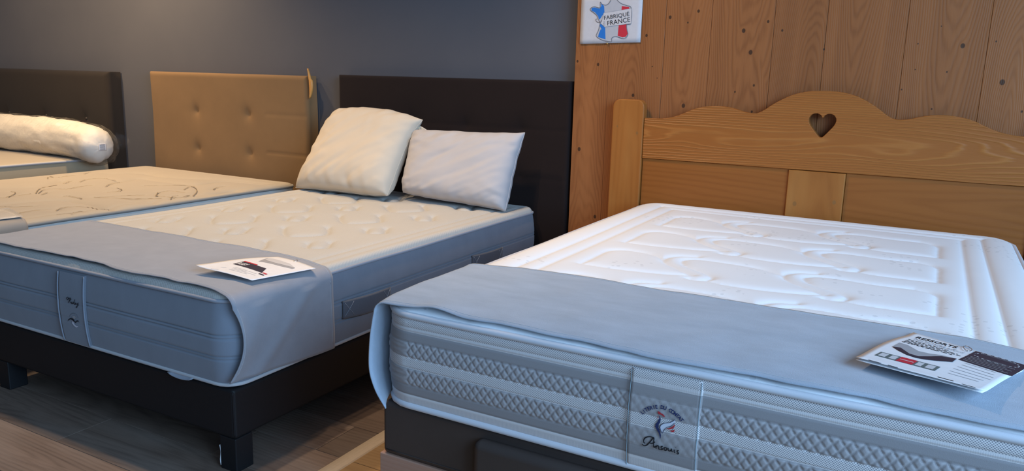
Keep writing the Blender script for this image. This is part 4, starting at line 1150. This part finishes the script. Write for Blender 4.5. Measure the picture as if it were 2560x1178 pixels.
# ---------------------------------------------------------------- pillows
COTTON_W = fabric('cotton_white', (0.52, 0.50, 0.505), .02, 9, 900, .2, .0004, sheen=.1)
COTTON_C = fabric('cotton_ivory', (0.67, 0.59, 0.48), .03, 9, 900, .2, .0004, sheen=.1)
def pillow(name, label, w, h, th, base, lean, yaw, mat, roll=0.0, seed=0, ears=.07, slump=0.0, droop=0.0, wr=1.0, corners=None, puff=.5):
    root = thing(name, base, label, 'pillow')
    n, m_ = 60, 52
    up_ = np.array([0, math.sin(lean), math.cos(lean)]); nr = np.array([0, -math.cos(lean), math.sin(lean)])
    cy, sy = math.cos(yaw), math.sin(yaw)
    def world_(x, n_, z):
        # roll in the pillow plane
        xr, zr = x * math.cos(roll) - z * math.sin(roll), x * math.sin(roll) + z * math.cos(roll)
        p = np.array([xr, 0, 0]) + up_ * zr + nr * n_
        p = np.array([p[0] * cy - p[1] * sy, p[0] * sy + p[1] * cy, p[2]])
        return p + np.array(base)
    V = []; Fs = []
    def pt(a, b, sg):
        e = 1 - (1 - abs(a)) * 0
        x = w / 2 * a * (1 - ears * (1 - b * b) ** 1.0)
        z = h / 2 * b * (1 - ears * 1.15 * (1 - a * a) ** 1.0)
        z += .5 * h
        x += slump * (b + 1) / 2
        prof = max(0.0, (1 - a ** 4) * (1 - b ** 4)) ** puff
        T = th / 2 * prof * (1 - .14 * b)
        ed = min(1 - abs(a), 1 - abs(b))
        # gathered wrinkles running in from the seams
        wx = noise.noise(Vector((a * 2.2 + seed, b * 6.0 + a, seed))) * (.4 + 1.2 * abs(noise.noise(Vector((b * 2.3, seed, 7))))) * math.exp(-(1 - abs(a)) / .28)
        wz = noise.noise(Vector((a * 6.0 + b, b * 2.2 + seed, seed + 4))) * (.4 + 1.2 * abs(noise.noise(Vector((a * 2.3, seed, 9))))) * math.exp(-(1 - abs(b)) / .28)
        dg = noise.noise(Vector(((a + b) * .9, (a - b) * 3.6, seed + 9))) + .5 * noise.noise(Vector(((a + b) * 1.5, (a - b) * 8, seed + 2)))
        T += (.011 * (wx + wz) * min(1, ed * 14) + .0055 * dg * min(1, ed * 5)) * wr
        for (ca, cb), (ox, oz) in (corners or {}).items():
            k_ = (max(0, (1 + ca * a) / 2) ** 4) * (max(0, (1 + cb * b) / 2) ** 4)
            x += ox * k_; z += oz * k_
        x += .005 * noise.noise(Vector((b * 4, seed, a * 2))) * abs(a) ** 6; z += .005 * noise.noise(Vector((a * 4, seed + 2, b))) * abs(b) ** 6
        return world_(x, sg * max(T, 0.0) + .0, z)
    A = np.sin(np.linspace(-math.pi / 2, math.pi / 2, n)) * .55 + np.linspace(-1, 1, n) * .45
    B = np.sin(np.linspace(-math.pi / 2, math.pi / 2, m_)) * .55 + np.linspace(-1, 1, m_) * .45
    front = np.array([[pt(a, b, 1) for b in B] for a in A]); back = np.array([[pt(a, b, -1) for b in B] for a in A])
    f1 = grid_faces(n, m_); idx = np.arange(n * m_).reshape(n, m_)
    bi = idx.copy() + n * m_
    bi[0, :] = idx[0, :]; bi[-1, :] = idx[-1, :]; bi[:, 0] = idx[:, 0]; bi[:, -1] = idx[:, -1]
    V = np.concatenate([front.reshape(-1, 3), back.reshape(-1, 3)])
    Fs = f1 + [tuple(int(bi.reshape(-1)[k]) for k in f[::-1]) for f in f1]
    used = sorted({k for f in Fs for k in f}); rm = {k: i for i, k in enumerate(used)}
    mesh_obj('pillow_body', V[used], [tuple(rm[k] for k in f) for f in Fs], mat, root)
    edge = [front[i, 0] for i in range(n)] + [front[-1, j] for j in range(1, m_)] + [front[i, -1] for i in range(n - 2, -1, -1)] + [front[0, j] for j in range(m_ - 2, 0, -1)]
    tube('seam', edge, .0016, mat, root, True, n=5)
    return root
pl = pillow('pillow', 'square ivory pillow leaning on the dark brown headboard', .60, .50, .20, (-2.625, 3.035, .551), .50, -.04, COTTON_C, seed=3, ears=.035, slump=.015, wr=1.5, puff=.45, corners={(-1, 1): (.05, -.045), (1, 1): (.035, -.06), (-1, -1): (-.035, .0), (1, -1): (-.015, .02)})
pr = pillow('pillow', 'smaller white rectangular pillow with a raised right corner', .635, .375, .17, (-2.008, 3.100, .551), .36, .02, COTTON_W, seed=11, ears=.055, roll=-.01, wr=1.5, puff=.45, corners={(-1, 1): (.01, -.02), (1, 1): (.0, .008), (-1, -1): (.03, .03), (1, -1): (-.02, .0)})
# care tag hanging from the ivory pillow
P = np.zeros((8, 4, 3))
for i in range(8):
    for j in range(4):
        t, s_ = i / 7, j / 3
        P[i, j] = (-2.300 + .085 * t, 3.232 - .01 * t, .912 - .034 * t - .028 * s_ + .004 * math.sin(3 * t))
ct = grid_obj('care_tag', P, plain('tag_paper', (.55, .52, .46), .6), pl)
solidify(ct, .0008)
P2 = P + np.array([0, -.0012, 0])
for k in range(3):
    c_ = P2[1 + 2 * k, 1]
    mesh_obj('tag_print', [tuple(c_ + np.array([.007 * math.cos(a), -.0006, -.004 + .006 * math.sin(a)])) for a in np.linspace(0, 2 * math.pi, 10, endpoint=False)], [tuple(range(10))], plain('tag_print', (.75, .68, .50), .6), ct, False)

# ---------------------------------------------------------------- wrapped bolster
bl = thing('bolster', (-5.5, 3.10, .567), 'long white bolster in clear plastic wrap on the leftmost bed', 'bolster')
NB, NA = 90, 40
def bol(extra, endx, crinkle, seed, flare=0.0):
    P = np.zeros((NB, NA, 3))
    for i in range(NB):
        t = i / (NB - 1)
        x = -6.42 + (endx + 6.42) * (1 - (1 - t) ** 1.6)
        d = (endx - x)
        R = .122 * min(1.0, math.sqrt(max(0.0, 1 - (1 - min(1, d / .10)) ** 2)) if d < .10 else 1)
        R *= 1 - .05 * max(0, (x + 5.2) / .6)
        R = max(R, .002) + extra * (1 if R > .01 else 0) + flare * math.exp(-d / .05)
        zc = .690 - .040 * max(0, (x + 5.05) / .4) ** 1.5
        for j in range(NA):
            a = 2 * math.pi * j / NA
            nn = noise.noise(Vector((x * 6, math.cos(a) * 2.2, math.sin(a) * 2.2 + seed))) + .6 * noise.noise(Vector((x * 19, math.cos(a) * 6, math.sin(a) * 6 + seed)))
            rr = R + crinkle * nn * min(1, R / .05)
            z = zc + rr * math.sin(a)
            if x < -4.90: z = max(z, .5705 - extra * .3 + .0)
            P[i, j] = (x, 3.105 + rr * math.cos(a), z)
    return P
body = bol(0, -4.655, .010, 1)
grid_faces_b = [(i * NA + j, i * NA + (j + 1) % NA, (i + 1) * NA + (j + 1) % NA, (i + 1) * NA + j) for i in range(NB - 1) for j in range(NA)]
mesh_obj('bolster_body', body.reshape(-1, 3), grid_faces_b + [tuple(range(NA))[::-1], tuple((NB - 1) * NA + j for j in range(NA))], fabric('bolster_cotton', (.84, .80, .72), .02, 9, 900, .2, .0004), bl)
PW = NT('clear_plastic')
mixn = PW.add('ShaderNodeMixShader'); tr = PW.add('ShaderNodeBsdfTransparent'); gl_ = PW.add('ShaderNodeBsdfGlossy')
gl_.inputs['Roughness'].default_value = .1; fr_ = PW.add('ShaderNodeFresnel'); fr_.inputs[0].default_value = 1.45
nb = PW.noise(PW.pos(), 38, 4); bp_ = PW.add('ShaderNodeBump'); bp_.inputs['Strength'].default_value = .9; bp_.inputs['Distance'].default_value = .01
PW.put(bp_.inputs['Height'], nb); PW.t.links.new(bp_.outputs[0], gl_.inputs['Normal']); PW.t.links.new(bp_.outputs[0], fr_.inputs['Normal'])
PW.put(mixn.inputs[0], PW.math('MULTIPLY_ADD', fr_.outputs[0], .45, .0, clamp=True)); PW.t.links.new(tr.outputs[0], mixn.inputs[1]); PW.t.links.new(gl_.outputs[0], mixn.inputs[2])
PW.t.links.new(mixn.outputs[0], PW.n['Material Output'].inputs['Surface'])
wrap = bol(.010, -4.615, .010, 5, .012)
mesh_obj('plastic_wrap', wrap.reshape(-1, 3), grid_faces_b, PW.m, bl)
# knotted-off corner of the bag at the end
P = np.zeros((10, 8, 3))
for i in range(10):
    for j in range(8):
        t, s_ = i / 9, j / 7 * 2 - 1
        P[i, j] = (-4.625 + .045 * t, 3.15 + .07 * t + .03 * s_, .70 - .03 * t + .045 * s_ * (1 - .3 * t) + .012 * noise.noise(Vector((t * 4, s_ * 4, 2))))
grid_obj('bag_corner', P, PW.m, bl)
# barcode sticker on the rounded end
def cap(y, z, off):
    rho = min(.115, math.hypot(y - 3.105, z - .6515))
    return (-4.655 - .1 * (1 - math.sqrt(1 - (rho / .122) ** 2)) + off, y, z)
P = np.array([[cap(3.070 + .05 * a / 7, .632 + .045 * b / 7, .009) for b in range(8)] for a in range(8)])
cd_ = grid_obj('barcode_sticker', P, WHITE_PAPER, bl)
solidify(cd_, .0004)
for k in range(6):
    zz = .6355 + .0066 * k
    B_ = np.array([[cap(3.075 + .034 * a / 5, zz + .0034 * b, .0102) for b in range(2)] for a in range(6)])
    grid_obj('barcode_bar', B_, INK_GREY, cd_)

# ---------------------------------------------------------------- printed poster on the timber wall
po = thing('poster', (-1.343, 3.38, 1.31), 'white FABRIQUÉ EN FRANCE poster pinned on the timber wall', 'poster')
PY = 3.3805
n = 14
P = np.zeros((n, 10, 3))
for i in range(n):
    for j in range(10):
        x = -1.490 + .294 * i / (n - 1); z = 1.3195 + .0075 * i / (n - 1) + .209 * j / 9
        P[i, j] = (x, PY - .0015 * (1 + math.sin(i * 1.9)) * .6, z)
POSTER_PAPER = plain('poster_paper', (.58, .565, .58), .5)
pap = grid_obj('paper', P, POSTER_PAPER, po)
solidify(pap, .0004)
pf = lambda d: (lambda x, z, mid=False: (x, PY - .0025 - d, z))
MAPW = plain('poster_map_grey', (.46, .46, .49), .5)
poly_mapped('map_ground', MAP_LINE, pf(0), MAPW, pap)
for q in MAP_BLUE: poly_mapped('map_blue', q, pf(.0005), INK_BLUE, pap)
for q in MAP_RED: poly_mapped('map_red', q, pf(.0005), INK_RED, pap)
ribbon_strokes('map_outline', [MAP_LINE], pf(.0009), plain('ink_outline', (.16, .17, .20), .6), pap, .0013)
poly_mapped('stamp_plate', MAP_PLATE, pf(.0012), POSTER_PAPER, pap)
ribbon_strokes('stamp_border', [[MAP_PLATE[i], MAP_PLATE[(i + 1) % 6]] for i in range(6)], pf(.0016), INK_GREY, pap, .0006)
ribbon_strokes('stamp_string', [MAP_TAG], pf(.0018), plain('ink_brown', (.10, .07, .07), .6), pap, .0010)
def ptx(a, b, txt, h, mat, sheary=True):
    a, b = np.array(a), np.array(b); d = b - a; nn_ = np.array([-d[1], d[0]]) / np.linalg.norm(d)
    fit_text('printed_text', txt, 1.0, lambda u, v: (a[0] + d[0] * u + nn_[0] * v, PY - .0046, a[1] + d[1] * u + nn_[1] * v), mat, pap, height=h)
ptx(MAP_TXT[0], MAP_TXT[1], 'FABRIQUÉ', .0212, INK_BLACK)
ptx(MAP_TXT[2], MAP_TXT[3], 'FRANCE', .0195, INK_BLACK)
ptx(MAP_TXT[4], MAP_TXT[5], 'EN', .010, INK_GREY)
tube('pin', [(-1.354, PY - .004, 1.3215), (-1.354, PY + .003, 1.3215)], .003, plain('pin_brass', (.7, .45, .12), .3, .5, .8), po, n=8)
